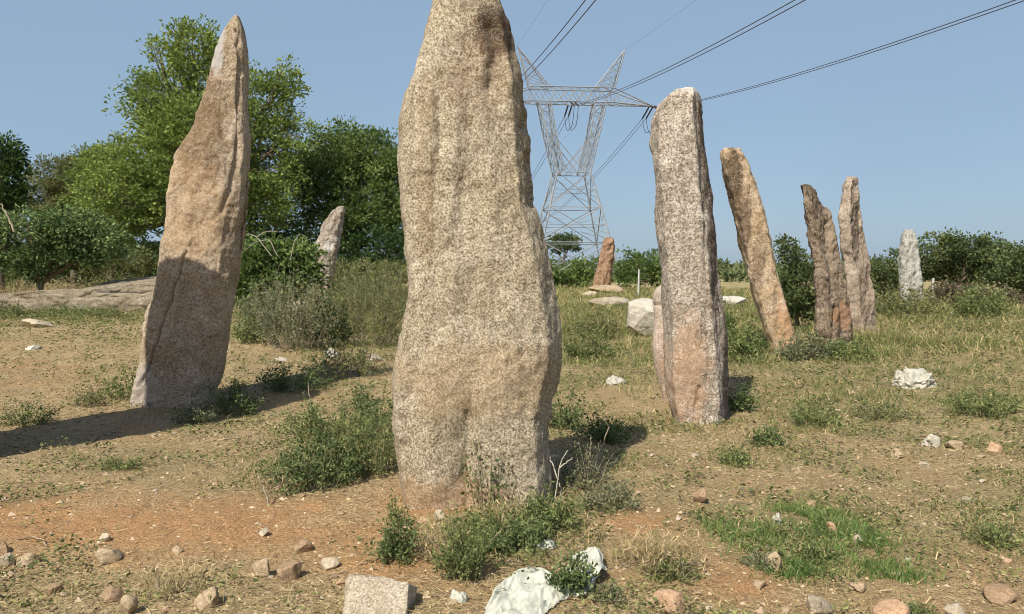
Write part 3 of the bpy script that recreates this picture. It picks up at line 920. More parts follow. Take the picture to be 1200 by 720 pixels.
for s_, w in ((-1, 'left'), (1, 'right')):
    for sgn in (1, -1):
        p0 = twr(s_ * 6.05, 0, ZP)
        s = np.linspace(0, 190, 50)
        P = p0 + FWD * sgn * s[:, None]
        P[:, 2] = p0[2] - .11 * s + .00055 * s * s
        V, Q = tubes([(P - P[0], .009)], 4)
        o = mesh_np('earth_wire', V, Q, None, WIREM, True, P[0])
        where = 'coming forward overhead' if sgn > 0 else 'going away behind'
        tag(o, f'thin single wire from the {w} pylon peak {where}', 'cable', 'thin wires from the pylon peaks')

# ------------------------------------------------------------------ trees and bushes
LEAF = {
    'bright': leaf_mat('bright_green_leaf', (.065, .115, .026), (.26, .32, .085), .32, .5),
    'mid': leaf_mat('mid_green_leaf', (.05, .095, .025), (.20, .26, .08), .3, .5),
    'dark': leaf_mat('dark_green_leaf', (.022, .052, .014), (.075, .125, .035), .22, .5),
    'olive': leaf_mat('olive_leaf', (.08, .10, .035), (.22, .225, .085), .25, .6),
    'grey': leaf_mat('grey_green_leaf', (.085, .10, .05), (.22, .23, .12), .2, .8),
    'acacia': leaf_mat('feathery_leaf', (.052, .078, .028), (.165, .195, .075), .25, .5),  # lightened a little, slight haze over the right bushes put into the colour
    'weed': leaf_mat('weed_leaf', (.075, .105, .035), (.24, .27, .10), .25, 5.),
    'weeddark': leaf_mat('dark_weed_leaf', (.05, .082, .028), (.165, .20, .075), .2, 6.),
    'brownish': leaf_mat('brown_scrub_leaf', (.09, .07, .045), (.20, .16, .095), .15, .8),
    'straw': leaf_mat('straw_leaf', (.26, .19, .09), (.50, .40, .22), .15, 4.),
    'far': leaf_mat('far_leaf', (.06, .085, .035), (.17, .19, .08), .25, .08),  # lightened in place of distance haze
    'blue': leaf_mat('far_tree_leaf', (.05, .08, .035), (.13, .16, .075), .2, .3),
    'glossy': leaf_mat('glossy_pale_leaf', (.045, .095, .026), (.21, .27, .11), .28, 1.2, .6),
}
BARK = plain_mat('grey_brown_bark', (.10, .075, .05), (.22, .175, .125), 12, .95, .1, .8, .02)
TWIG = plain_mat('pale_twig', (.22, .17, .11), (.42, .35, .25), 30, .9, .1, 0, 0)
GTWIG = plain_mat('green_stem', (.09, .10, .04), (.20, .19, .09), 20, .9, .1, 0, 0)

def bez(a, c, b, n=8):
    t = np.linspace(0, 1, n)[:, None]
    return a * (1 - t) ** 2 + 2 * c * t * (1 - t) + b * t * t

def tree(name, label, base, lobes, Y, leaf, lsize, density=1., trunk_r=.2, clump=.42, cat='tree', group=None, ndroop=0., gap=1.):
    """base (px, py) of the trunk; lobes (px, py, rx px, ry px) of the crown, built as volumes of leaf clumps on limbs"""
    s = mpp(Y)
    B = np.array(at(base[0], base[1], Y))
    B[2] = float(terrain(B[0], B[1]))
    root = empty(name, B)
    lines, P, Ax = [], [], []
    tops = [np.array(at(l[0], l[1], Y)) for l in lobes]
    mean = np.mean(tops, 0)
    H = max(t[2] for t in tops)
    fork = B + (mean - B) * np.array([.35, .35, .35])
    fork[2] = B[2] + .3 * (H - B[2])
    lines.append((bez(B - np.array([0, 0, .2]), (B + fork) / 2 + np.array([.2, 0, 0]) * (H - B[2]) * .06, fork, 8), np.linspace(trunk_r * 1.25, trunk_r * .8, 8)))
    for l, c in zip(lobes, tops):
        rx, rz = l[2] * s, l[3] * s
        ry = (rx + rz) * .5
        c = c + np.array([0, RNG.uniform(-.5, .5) * ry * (0 if len(lobes) < 2 else 1), 0])
        limb = bez(fork, (fork + c) / 2 + np.array([0, 0, .12 * (c[2] - fork[2])]) + RNG.normal(size=3) * .12 * rx, c, 8)
        lines.append((limb, np.linspace(trunk_r * .6, trunk_r * .12, 8)))
        vol = rx * ry * rz
        nc = int(max(8, density * 8.0 * (vol ** (2 / 3)) / (clump ** 2)))
        d = norm(RNG.normal(size=(nc, 3)))
        rr = RNG.uniform(.25, 1, nc) ** .55
        rr = rr * (1 + .22 * vn(d * 2.2 + c * 3.1) + .1 * RNG.normal(size=nc))
        cc = c + d * rr[:, None] * np.array([rx, ry, rz])
        cc = cc[cc[:, 2] > B[2] + .1]
        # leave real gaps: drop clumps where a coarse noise is low
        keep = vn(cc / (clump * 3.2) + 5) > -.5 * gap
        cc = cc[keep]
        pick = RNG.permutation(len(cc))[:max(6, len(cc) // 6)]
        for k in pick:
            t = RNG.uniform(.45, 1)
            st = limb[int(t * 7)]
            lines.append((bez(st, (st + cc[k]) / 2 + RNG.normal(size=3) * .15 * rx, cc[k], 6), np.linspace(trunk_r * .16, trunk_r * .03, 6)))
        nl = RNG.integers(18, 40, len(cc))
        idx = np.repeat(np.arange(len(cc)), nl)
        csz = clump * RNG.uniform(.6, 1.3, len(cc))
        off = norm(RNG.normal(size=(len(idx), 3))) * (RNG.uniform(0, 1, len(idx)) ** .5)[:, None]
        off[:, 2] *= .6
        p = cc[idx] + off * csz[idx][:, None]
        a = norm(off * .7 + norm(p - c) * .5 + np.array([0, 0, .15 - ndroop]) + RNG.normal(size=off.shape) * .5)
        P.append(p)
        Ax.append(a)
    P, Ax = np.concatenate(P), np.concatenate(Ax)
    ok = P[:, 2] > terrain(P[:, 0], P[:, 1]) + .03
    P, Ax = P[ok], Ax[ok]
    L = lsize * RNG.uniform(.6, 1.4, len(P))
    V, Q = leaf_mesh(P - B, Ax, L, L * RNG.uniform(.4, .62, len(P)))
    mesh_np('crown', V, Q, None, LEAF[leaf], False, (0, 0, 0), root)
    V, Q = tubes([(p - B, r) for p, r in lines], 6)
    mesh_np('trunk', V, Q, None, BARK, True, (0, 0, 0), root)
    tag(root, label, cat, group)
    return root

TREES = 'trees behind the stones at left'
tree('tree', 'tallest bright green tree behind the tan standing stone', (232, 318),
     [(232, 66, 34, 36), (205, 100, 36, 38), (255, 96, 44, 40), (195, 160, 50, 44), (155, 195, 48, 40), (250, 165, 62, 54), (312, 125, 34, 42), (335, 98, 19, 22), (305, 190, 52, 52),
      (210, 225, 66, 52), (150, 235, 50, 42), (290, 245, 58, 42), (190, 62, 16, 14), (345, 160, 22, 24), (225, 275, 80, 30), (180, 125, 40, 34), (225, 190, 60, 50), (160, 265, 50, 30), (270, 215, 50, 40)], 38., 'bright', .17, 1.75, .28, .5, group=TREES, gap=.8)
tree('tree', 'dense dark green round tree just left of the tallest stone', (424, 318),
     [(405, 180, 44, 40), (440, 190, 40, 42), (380, 205, 36, 46), (425, 230, 56, 46), (375, 245, 42, 40), (465, 215, 30, 42), (420, 265, 60, 32), (352, 180, 24, 34), (470, 265, 30, 36), (365, 168, 26, 26), (340, 225, 30, 40)],
     42., 'mid', .17, 1.9, .25, .5, group=TREES, gap=.7)
tree('tree', 'dark green tree cut off by the left edge', (-2, 318),
     [(-8, 190, 28, 26), (12, 178, 16, 16), (10, 212, 26, 22), (-15, 240, 40, 30), (15, 232, 20, 16), (-40, 215, 40, 40)], 38., 'dark', .2, 1.3, .2, .45, group=TREES)
tree('tree', 'feathery olive green tree with a fine crown left of the tallest tree', (85, 318),
     [(70, 212, 32, 28), (100, 204, 34, 28), (45, 225, 28, 26), (120, 215, 34, 34), (55, 240, 26, 24), (90, 245, 44, 28), (125, 230, 30, 34)], 44., 'olive', .13, 1.9, .18, .42, group=TREES)
tree('tree', 'yellow green small tree below the tallest tree on its left', (128, 316),
     [(118, 190, 20, 22), (130, 210, 34, 34), (110, 240, 28, 30), (145, 255, 40, 30)], 41., 'bright', .16, 1.8, .18, .42, group=TREES)
BUSHES = 'bushes at the edge of the field'
tree('bush', 'glossy leaved shrub with pale specks above the long grey slab', (40, 336),
     [(40, 262, 40, 26), (80, 268, 38, 26), (15, 285, 34, 26), (60, 292, 46, 22), (110, 275, 30, 24), (105, 298, 30, 14), (36, 313, 22, 14), (-20, 280, 30, 36), (135, 285, 20, 20)], 30., 'glossy', .15, 1.9, .12, .4, 'bush', BUSHES, .3)
tree('bush', 'low light green bush at the foot of the tallest tree', (140, 324), [(130, 305, 26, 14), (160, 305, 26, 16), (105, 312, 20, 8)], 34., 'olive', .12, 1.2, .06, .32, 'bush', BUSHES)
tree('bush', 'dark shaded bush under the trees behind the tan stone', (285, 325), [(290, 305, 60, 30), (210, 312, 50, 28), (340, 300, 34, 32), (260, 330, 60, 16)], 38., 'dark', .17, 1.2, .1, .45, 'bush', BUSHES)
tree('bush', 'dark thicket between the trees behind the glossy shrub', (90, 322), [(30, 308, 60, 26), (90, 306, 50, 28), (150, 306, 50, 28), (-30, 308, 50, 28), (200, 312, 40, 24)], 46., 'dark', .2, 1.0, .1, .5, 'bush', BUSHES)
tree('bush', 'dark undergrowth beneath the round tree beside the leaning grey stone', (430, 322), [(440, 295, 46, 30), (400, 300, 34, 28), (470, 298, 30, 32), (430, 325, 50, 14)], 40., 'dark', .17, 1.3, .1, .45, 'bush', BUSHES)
tree('bush', 'bright weedy bush between the leaning grey stone and the tallest stone', (440, 340), [(420, 320, 40, 14), (455, 322, 34, 14), (400, 335, 20, 10)], 33., 'olive', .12, 1.2, .05, .3, 'bush', BUSHES)
tree('bush', 'leafy green bush with pale bare branches right of the tan stone', (318, 372),
     [(312, 298, 34, 22), (345, 302, 26, 20), (300, 325, 24, 22), (330, 330, 34, 24), (290, 345, 16, 20), (358, 318, 16, 18)], 21., 'mid', .13, 1.35, .05, .24, 'bush', BUSHES, .25)
tree('bush', 'green bush behind the pylon legs right of the tallest stone', (668, 334), [(655, 318, 22, 16), (685, 318, 20, 16), (640, 322, 16, 18), (672, 326, 34, 10)], 62., 'mid', .24, 1.3, .1, .6, 'bush', BUSHES)
tree('bush', 'green bush beyond the rust brown stone left of the pinkish grey stone', (755, 338), [(742, 312, 18, 16), (765, 314, 22, 20), (740, 326, 26, 12), (785, 318, 20, 20)], 60., 'mid', .24, 1.3, .1, .6, 'bush', BUSHES)
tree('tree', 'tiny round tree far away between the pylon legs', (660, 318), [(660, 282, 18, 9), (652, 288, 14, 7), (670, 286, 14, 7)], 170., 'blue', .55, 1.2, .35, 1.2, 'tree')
tree('bush', 'feathery thorn bush behind the orange brown leaning stone', (935, 380),
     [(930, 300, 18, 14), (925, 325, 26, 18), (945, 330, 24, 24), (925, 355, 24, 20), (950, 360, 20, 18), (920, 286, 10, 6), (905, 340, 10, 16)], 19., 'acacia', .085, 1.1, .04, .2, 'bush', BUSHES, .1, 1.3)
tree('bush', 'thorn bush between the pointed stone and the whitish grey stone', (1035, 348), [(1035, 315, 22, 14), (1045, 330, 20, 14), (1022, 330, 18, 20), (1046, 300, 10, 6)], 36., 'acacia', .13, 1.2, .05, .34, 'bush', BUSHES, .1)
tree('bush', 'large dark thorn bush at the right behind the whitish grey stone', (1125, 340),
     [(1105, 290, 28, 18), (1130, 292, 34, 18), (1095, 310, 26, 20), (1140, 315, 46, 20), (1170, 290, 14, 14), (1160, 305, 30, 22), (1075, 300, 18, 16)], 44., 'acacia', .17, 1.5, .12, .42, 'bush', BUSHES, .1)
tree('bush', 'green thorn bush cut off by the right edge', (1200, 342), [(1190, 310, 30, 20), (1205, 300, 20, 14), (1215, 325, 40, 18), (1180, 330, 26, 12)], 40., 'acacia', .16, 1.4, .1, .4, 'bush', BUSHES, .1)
tree('bush', 'brown dry scrub right of the whitish grey stone', (1120, 358), [(1105, 342, 24, 12), (1130, 345, 26, 12), (1150, 348, 26, 10)], 33., 'brownish', .10, 1.3, .04, .28, 'bush', BUSHES)
tree('bush', 'brown dry scrub at the right edge below the thorn bush', (1185, 362), [(1180, 350, 26, 10), (1205, 350, 20, 10)], 31., 'brownish', .10, 1.2, .04, .28, 'bush', BUSHES)
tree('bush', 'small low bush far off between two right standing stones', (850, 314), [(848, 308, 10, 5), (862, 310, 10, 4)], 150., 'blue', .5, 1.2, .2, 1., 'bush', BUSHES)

# far-off scrub along the horizon, one mass
def distant_scrub():
    n = 2600
    x = RNG.uniform(-190, 230, n)
    y = RNG.uniform(85, 190, n) + .1 * np.abs(x)
    h = (1.0 + 1.4 * (fbm(xyz(x * .05, y * .05, 4.), 3) + .5)) * np.clip(y / 90, 1, 2)
    P, A = [], []
    for k in range(n):
        m = 34
        d = norm(RNG.normal(size=(m, 3)))
        d[:, 2] = abs(d[:, 2])
        r = RNG.uniform(.4, 1, m)[:, None]
        P.append(np.array([x[k], y[k], 0]) + d * r * np.array([1.9, 1.9, max(.6, h[k])]))
        A.append(d + RNG.normal(size=(m, 3)) * .5)
    P, A = np.concatenate(P), np.concatenate(A)
    L = RNG.uniform(.35, .8, len(P)) * 1.1
    V, Q = leaf_mesh(P, A, L, L * .6)
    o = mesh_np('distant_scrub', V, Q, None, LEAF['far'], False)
    tag(o, 'far off low scrub along the horizon', 'scrub', kind='stuff')
distant_scrub()

# ------------------------------------------------------------------ weeds
def weed(name, label, px, py, wpx, hpx, leaf, n, lsize, ns=14, stem=TWIG, cat='weed', group='weeds and low shrubs among the stones', aspect=.5, dome=1., stem_r=.003, up=.3, seedheads=0, dy=0.):
    G = ground_pt(px, py)
    s = mpp(G.y)
    w, h = wpx * s / 2 * 1.2, hpx * s * 1.08
    far_ = sstep(9, 14, G.y)
    n, ns, lsize = int(n * (1.7 + 1.0 * far_)), int(ns * (1.6 + .5 * far_)), lsize * .86
    h = h * (1 + .25 * far_)
    y = G.y + w * .45 + dy
    B = np.array([G.x, y, float(terrain(G.x, y))])
    root = empty(name, B)
    a = RNG.uniform(0, 2 * PI, ns)
    r = RNG.uniform(.05, 1, ns) ** .6
    tipx = np.stack([np.cos(a) * r * w, np.sin(a) * r * w * .8, h * (1 - .55 * dome * r ** 2) * RNG.uniform(.25, 1.15, ns)], -1)
    bs = tipx * np.array([.45, .45, 0]) + RNG.normal(size=(ns, 3)) * np.array([w, w, 0]) * .08
    bs[:, 2] = terrain(B[0] + bs[:, 0], B[1] + bs[:, 1]) - B[2] - .01
    tipx[:, 2] += bs[:, 2]
    lines, P, A = [], [], []
    for k in range(ns):
        c = (bs[k] + tipx[k]) / 2 + np.array([0, 0, .15 * h]) + RNG.normal(size=3) * .08 * w
        l = bez(bs[k], c, tipx[k], 9)
        lines.append((l, np.linspace(stem_r, stem_r * .4, 9)))
        m = max(2, int(n / ns * RNG.uniform(.5, 1.5)))
        t = RNG.uniform(.12, 1, m) ** .8
        p = np.stack([np.interp(t, np.linspace(0, 1, 9), l[:, i]) for i in range(3)], -1)
        P.append(p + RNG.normal(size=(m, 3)) * lsize * .9)
        A.append(norm(RNG.normal(size=(m, 3)) + np.array([0, 0, up])))
    P, A = np.concatenate(P), np.concatenate(A)
    P[:, 2] = np.maximum(P[:, 2], terrain(B[0] + P[:, 0], B[1] + P[:, 1]) - B[2] + .012)
    L = lsize * RNG.uniform(.6, 1.5, len(P))
    V, Q = leaf_mesh(P, A, L, L * aspect * RNG.uniform(.7, 1.3, len(P)))
    mesh_np('foliage', V, Q, None, LEAF[leaf], False, (0, 0, 0), root)
    V, Q = tubes(lines, 4)
    mesh_np('stem', V, Q, None, stem, True, (0, 0, 0), root)
    tag(root, label, cat, group)
    return root

WEEDS = [
    # label, px, py, w, h, leaf, n, leaf size, stems
    ('dark leafy weed clump in the left middle foreground before the tallest stone', 365, 582, 110, 72, 'weeddark', 1500, .030, 34),
    ('grey green weed tangle touching the left side of the tallest stone', 432, 570, 80, 95, 'weed', 1300, .026, 40),
    ('sprawling weed with yellowish leaves behind the dark weed clump', 385, 520, 130, 60, 'weed', 1500, .030, 36),
    ('upright leafy weed at the upper left of the tallest stone foot', 438, 490, 60, 55, 'weeddark', 700, .034, 18),
    ('pale low weed at the left end of the weed clump', 325, 565, 60, 34, 'weed', 500, .026, 16),
    ('small dense dark green plant left of the tallest stone foot', 466, 672, 52, 52, 'weeddark', 1100, .020, 22),
    ('thin tall weed rising above the small dense plant', 462, 625, 30, 46, 'weed', 170, .020, 8),
    ('feathery green weed before the middle of the tallest stone', 545, 700, 70, 92, 'weed', 1500, .017, 26),
    ('bushy weed at the right foot of the tallest stone', 640, 640, 80, 54, 'weed', 1100, .024, 28),
    ('low dark weed behind the white sack', 605, 665, 80, 40, 'weeddark', 900, .022, 22),
    ('grey weed with pale twigs standing in the shadow of the tallest stone', 690, 585, 70, 62, 'grey', 900, .020, 34),
    ('dark green weed growing in the dark gap right of the tallest stone', 662, 500, 50, 46, 'weeddark', 650, .034, 16),
    ('weed growing over the middle of the white sack', 668, 716, 54, 56, 'weeddark', 620, .024, 14),
    ('small weed at the lower right of the white sack', 712, 722, 40, 24, 'grey', 300, .016, 16),
    ('dry brown weed clump right of the white sack', 775, 682, 90, 30, 'straw', 700, .06, 40),
    ('dark weed at the right foot of the tan standing stone', 268, 482, 60, 42, 'weeddark', 900, .032, 22),
    ('grey tuft before the foot of the tan standing stone', 222, 492, 50, 26, 'grey', 420, .034, 18),
    ('weed at the left foot of the tan standing stone', 140, 470, 70, 40, 'weed', 700, .034, 26),
    ('dark weed at the right foot of the pinkish grey stone', 868, 478, 40, 36, 'weeddark', 520, .04, 14),
    ('low dark rosette before the pinkish grey stone', 903, 522, 34, 22, 'weeddark', 320, .034, 12),
    ('leafy green weed between the pinkish grey and orange brown stones', 877, 424, 44, 40, 'weed', 800, .06, 16),
    ('grey green scrub at the right foot of the orange brown stone', 945, 425, 60, 30, 'grey', 800, .05, 34),
    ('straggly weed before the close stone pair', 1000, 424, 60, 20, 'weed', 800, .05, 28),
    ('sprawling grey scrub right of the tan stone below the green bush', 335, 410, 110, 70, 'grey', 1900, .055, 60),
    ('olive scrub mass left of the tallest stone', 430, 405, 110, 80, 'olive', 2200, .055, 70),
    ('dark hollow bush in the scrub below the leaning grey stone', 378, 405, 60, 50, 'dark', 1100, .055, 30),
    ('bright weed below the leafy bush right of the tan stone', 292, 405, 44, 34, 'weed', 600, .055, 24),
    ('tall olive scrub in front of the leaning grey stone', 398, 372, 90, 48, 'olive', 1500, .07, 50),
    ('olive scrub against the upper left side of the tallest stone', 462, 375, 60, 50, 'olive', 1100, .06, 40),
    ('green tuft right of the tallest stone in the grass', 690, 425, 70, 40, 'weed', 900, .045, 40),
    ('green scrub below the large dark thorn bush', 1160, 376, 70, 34, 'weed', 1200, .09, 40),
    ('tall scrub at the foot of the whitish grey stone', 1068, 374, 80, 30, 'olive', 1200, .09, 50),
    ('green weeds in front of the long grey slab', 62, 372, 90, 10, 'weed', 800, .075, 50),
    ('tuft of weeds at the left end of the long grey slab', 5, 374, 44, 16, 'olive', 500, .075, 30),
    ('weeds before the higher slab beside the tan stone', 120, 372, 50, 8, 'olive', 400, .07, 30),
    ('green tussock right of the pinkish grey stone', 960, 500, 60, 34, 'weed', 600, .035, 40),
    ('small round weed on bare soil at right', 860, 548, 44, 24, 'weed', 420, .026, 26),
    ('pale weed at the right edge of the meadow', 1160, 488, 90, 34, 'weed', 900, .035, 50),
    ('tussock below the far white sack', 1040, 490, 70, 22, 'olive', 500, .035, 40),
    ('small weed near the shadow at the left edge', 20, 500, 60, 30, 'weed', 500, .03, 30),
    ('low weed in the left middle soil', 95, 478, 50, 24, 'olive', 400, .03, 26),
    ('sparse low weed on the red soil at left', 130, 552, 60, 18, 'weed', 300, .022, 26),
    ('low weed at the upper right of the green grass patch', 965, 662, 50, 26, 'weed', 420, .02, 30),
    ('grey weed below the green grass patch', 895, 668, 40, 20, 'grey', 320, .018, 26),
    ('low weed at the bottom right between stones', 1080, 716, 50, 18, 'weed', 300, .018, 26),
    ('sparse weed at the right edge of the foreground', 1175, 640, 60, 30, 'weed', 400, .02, 34),
    ('tall yellowish grass tuft behind the long grey slab at the left edge', 30, 354, 130, 22, 'straw', 2200, .16, 120),
    ('light green tussock behind the higher slab under the trees', 140, 352, 110, 30, 'olive', 2200, .11, 70),
    ('olive scrub under the glossy shrub behind the long grey slab', 70, 350, 120, 20, 'olive', 1800, .11, 60),
    ('scrub under the tree cut off by the left edge', -10, 350, 90, 34, 'weed', 1500, .12, 50),
    ('olive scrub behind the tan stone under the tallest tree', 215, 352, 110, 34, 'olive', 2000, .12, 60),
    ('dark shaded scrub between the tan stone and the yellowish weed', 335, 462, 90, 34, 'weeddark', 1200, .035, 40),
    ('olive scrub between the tan stone and the tallest stone', 400, 450, 110, 36, 'olive', 1300, .035, 50),
    ('fuller grey scrub right of the tan stone before the leafy bush', 310, 396, 80, 50, 'grey', 1500, .06, 50),
    ('tall weedy scrub right of the leaning grey stone', 432, 368, 70, 44, 'weed', 1400, .07, 50),
    ('dry straw stalks mixed into the weeds before the middle of the tallest stone', 510, 668, 60, 36, 'straw', 500, .05, 40),
    ('dry straw stalks above the white sack', 590, 640, 80, 30, 'straw', 600, .05, 44),
    ('sprawling yellowish weed between the tallest stone and the sack', 590, 650, 110, 36, 'weed', 1200, .024, 44),
    ('dusty grey weed right of the forked stick', 715, 612, 70, 34, 'grey', 800, .022, 40),
    ('dusty olive weed beside the dry straw clump', 790, 690, 60, 24, 'olive', 500, .022, 30),
    ('low dry straw tuft at the left end of the leafy weed clump', 318, 580, 60, 20, 'straw', 300, .05, 30),
    ('dry straw tuft among the stones in the left foreground', 180, 700, 90, 14, 'straw', 260, .045, 36),
    ('dark shaded weed at the far end of the tallest stone shadow', 715, 522, 70, 34, 'weeddark', 900, .03, 30),  # dark leaf colour added to deepen the stone's shadow here
    ('olive tussock in dry grass left of the white boulder', 700, 400, 60, 30, 'olive', 700, .06, 40),
    ('dark weed behind the pinkish grey stone', 845, 400, 36, 40, 'mid', 600, .07, 18),
]
for (lab, px, py, w, h, lf, n, ls, ns) in WEEDS:
    weed('weed', lab, px, py, w, h, lf, n, ls, ns, stem=GTWIG if lf in ('weeddark', 'weed', 'mid') else TWIG, aspect=.1 if lf == 'straw' else .5, up=.8 if lf == 'straw' else .3)
# creeper against the face of the tallest stone
weed('climbing_weed', 'thin dark weed climbing the face of the tallest stone', 572, 606, 46, 84, 'weeddark', 70, .034, 6, stem=GTWIG, dome=.2, dy=-.16)

# ------------------------------------------------------------------ dry sticks
def stick(label, pts, r=.006, Y=None, name='dry_stick', mat=TWIG, group='dry sticks'):
    """pts: list of branches, each a list of (px, py); standing at distance Y, or lying on the soil when Y is None"""
    lines, o0 = [], None
    for br_ in pts:
        P = np.array([at(px, py, Y + .02 * k) if Y else (ground_pt(px, py) + Vector((0, 0, .012))) for k, (px, py) in enumerate(br_)], float)
        t = np.linspace(0, 1, len(P))
        tt = np.linspace(0, 1, 12)
        Q = np.stack([np.interp(tt, t, P[:, i]) for i in range(3)], -1) + RNG.normal(size=(12, 3)) * r * .5
        if o0 is None:
            o0 = Q[0].copy()
        lines.append((Q - o0, np.linspace(r, r * .5, 12)))
    V, F = tubes(lines, 5)
    o = mesh_np(name, V, F, None, mat, True, o0)
    tag(o, label, 'stick', group)
PALEW = plain_mat('bleached_wood', (.32, .28, .21), (.48, .44, .35), 30, .9, .1, 0, 0)
Yc = ground_pt(650, 604).y
stick('pale forked stick standing at the right foot of the tallest stone', [[(646, 612), (652, 575), (656, 545), (664, 528)], [(654, 562), (648, 545), (644, 535)], [(656, 548), (672, 536)]], .0055, Yc, mat=PALEW)
stick('thin pale upright stick beside the forked one', [[(657, 612), (657, 572), (655, 566)]], .005, Yc + .05, mat=PALEW)
stick('pale short stick leaning in front of the dark weed clump', [[(317, 597), (310, 575), (303, 558)]], .008, ground_pt(317, 597).y)
stick('thin straw coloured stalk upright above the weeds left of the tallest stone', [[(366, 500), (363, 470), (361, 448)]], .008, ground_pt(366, 500).y)
stick('long thin stick lying on soil left of the weed clump', [[(250, 514), (285, 510), (305, 504)]], .008)
stick('thin stalk arching over the white sack', [[(640, 712), (622, 690), (606, 665), (598, 655)]], .003, 3.75)
stick('dry stalk leaning in the weeds left of the white sack', [[(552, 664), (570, 640), (590, 618)]], .004, ground_pt(552, 666).y)
stick('bent twig lying in the shadow of the tallest stone', [[(708, 512), (722, 516), (735, 518), (747, 514)]], .007)
stick('dry twig across the light edge of the shadow right of the tallest stone', [[(688, 562), (702, 535), (714, 500)]], .007, ground_pt(690, 563).y)
stick('pale twigs lying in the long shadow near the tan stone', [[(103, 520), (120, 508), (140, 498)], [(120, 508), (132, 507)]], .01)
stick('curved pale straw at the left bottom edge', [[(22, 632), (35, 628), (50, 630), (55, 636)]], .005)
stick('white bare branch in the shrub at the left edge', [[(18, 272), (8, 250), (0, 238)]], .04, 28.)
stick('pale bare branches on top of the leafy bush right of the tan stone', [[(318, 300), (300, 277), (290, 274), (278, 284)], [(300, 278), (312, 271), (326, 272)], [(325, 300), (316, 281), (300, 283), (284, 296)], [(340, 305), (345, 282), (352, 274), (360, 279)]], .010, 20.0, mat=PALEW)
# ------------------------------------------------------------------ fence posts
POSTM = plain_mat('weathered_post', (.40, .38, .34), (.60, .58, .53), 10, .85, .2, 0, 0)
def post(label, px, py0, py1, Y, r=.05):
    a, b_ = at(px, py1, Y), at(px + 1, py0, Y)
    a.z = float(terrain(a.x, Y)) - .1
    V, Q = tubes([(np.array([a, b_]) - np.array(a), r)], 4)
    o = mesh_np('fence_post', V, Q, None, POSTM, False, a)
    tag(o, label, 'post', 'thin posts along the far boundary')
post('thin pale post left of the pinkish grey stone', 748, 316, 346, 44., .05)
post('pale post before the thorn bush at the right edge', 1179, 328, 352, 40., .06)
post('short white post close to the right side of the tallest stone', 642, 308, 338, 50., .07)
post('short pale post right of the whitish grey stone', 1093, 326, 345, 38., .05)

# ------------------------------------------------------------------ sacks and litter
def cloth_mat(name, c1, c2, weave):
    b = NB(name)
    ob = b.n('TexCoord').outputs['Object']
    d = b.noise(ob, 9, 5, .7)
    col = b.mix(b.rng(d, .35, .75), c1, c2)
    dirt = b.rng(b.noise(ob, 4, 5, .7), .52, .75, 0, .45)
    col = b.mix(dirt, col, (.50, .42, .30))
    w1 = b.n('TexWave', {'Vector': ob, 'Scale': weave, 'Distortion': .4}, bands_direction='X').outputs['Fac']
    w2 = b.n('TexWave', {'Vector': ob, 'Scale': weave, 'Distortion': .4}, bands_direction='Y').outputs['Fac']
    h = b.math('ADD', b.math('MULTIPLY', b.math('ADD', w1, w2), .1), b.noise(ob, 30, 3, .6))
    p = b.principled(col, .6, .3, b.bump(h, .5, .006))
    t = b.n('BsdfTranslucent', {'Color': col}).outputs[0]
    return b.done(b.n('MixShader', {0: .12, 1: p, 2: t}).outputs[0])
SACK = cloth_mat('woven_white_plastic', (.48, .475, .385), (.66, .665, .555), 180)
PAPER = cloth_mat('dirty_white_paper', (.40, .37, .30), (.57, .54, .46), 60)

def crease(P, f, seed):
    a = np.abs(vn(P * f + seed))
    b_ = np.abs(vn(P * f * 2.1 + seed + 7))
    c = np.abs(vn(P * f * 4.3 + seed + 3))
    return 1 - (a * 1. + b_ * .55 + c * .3)

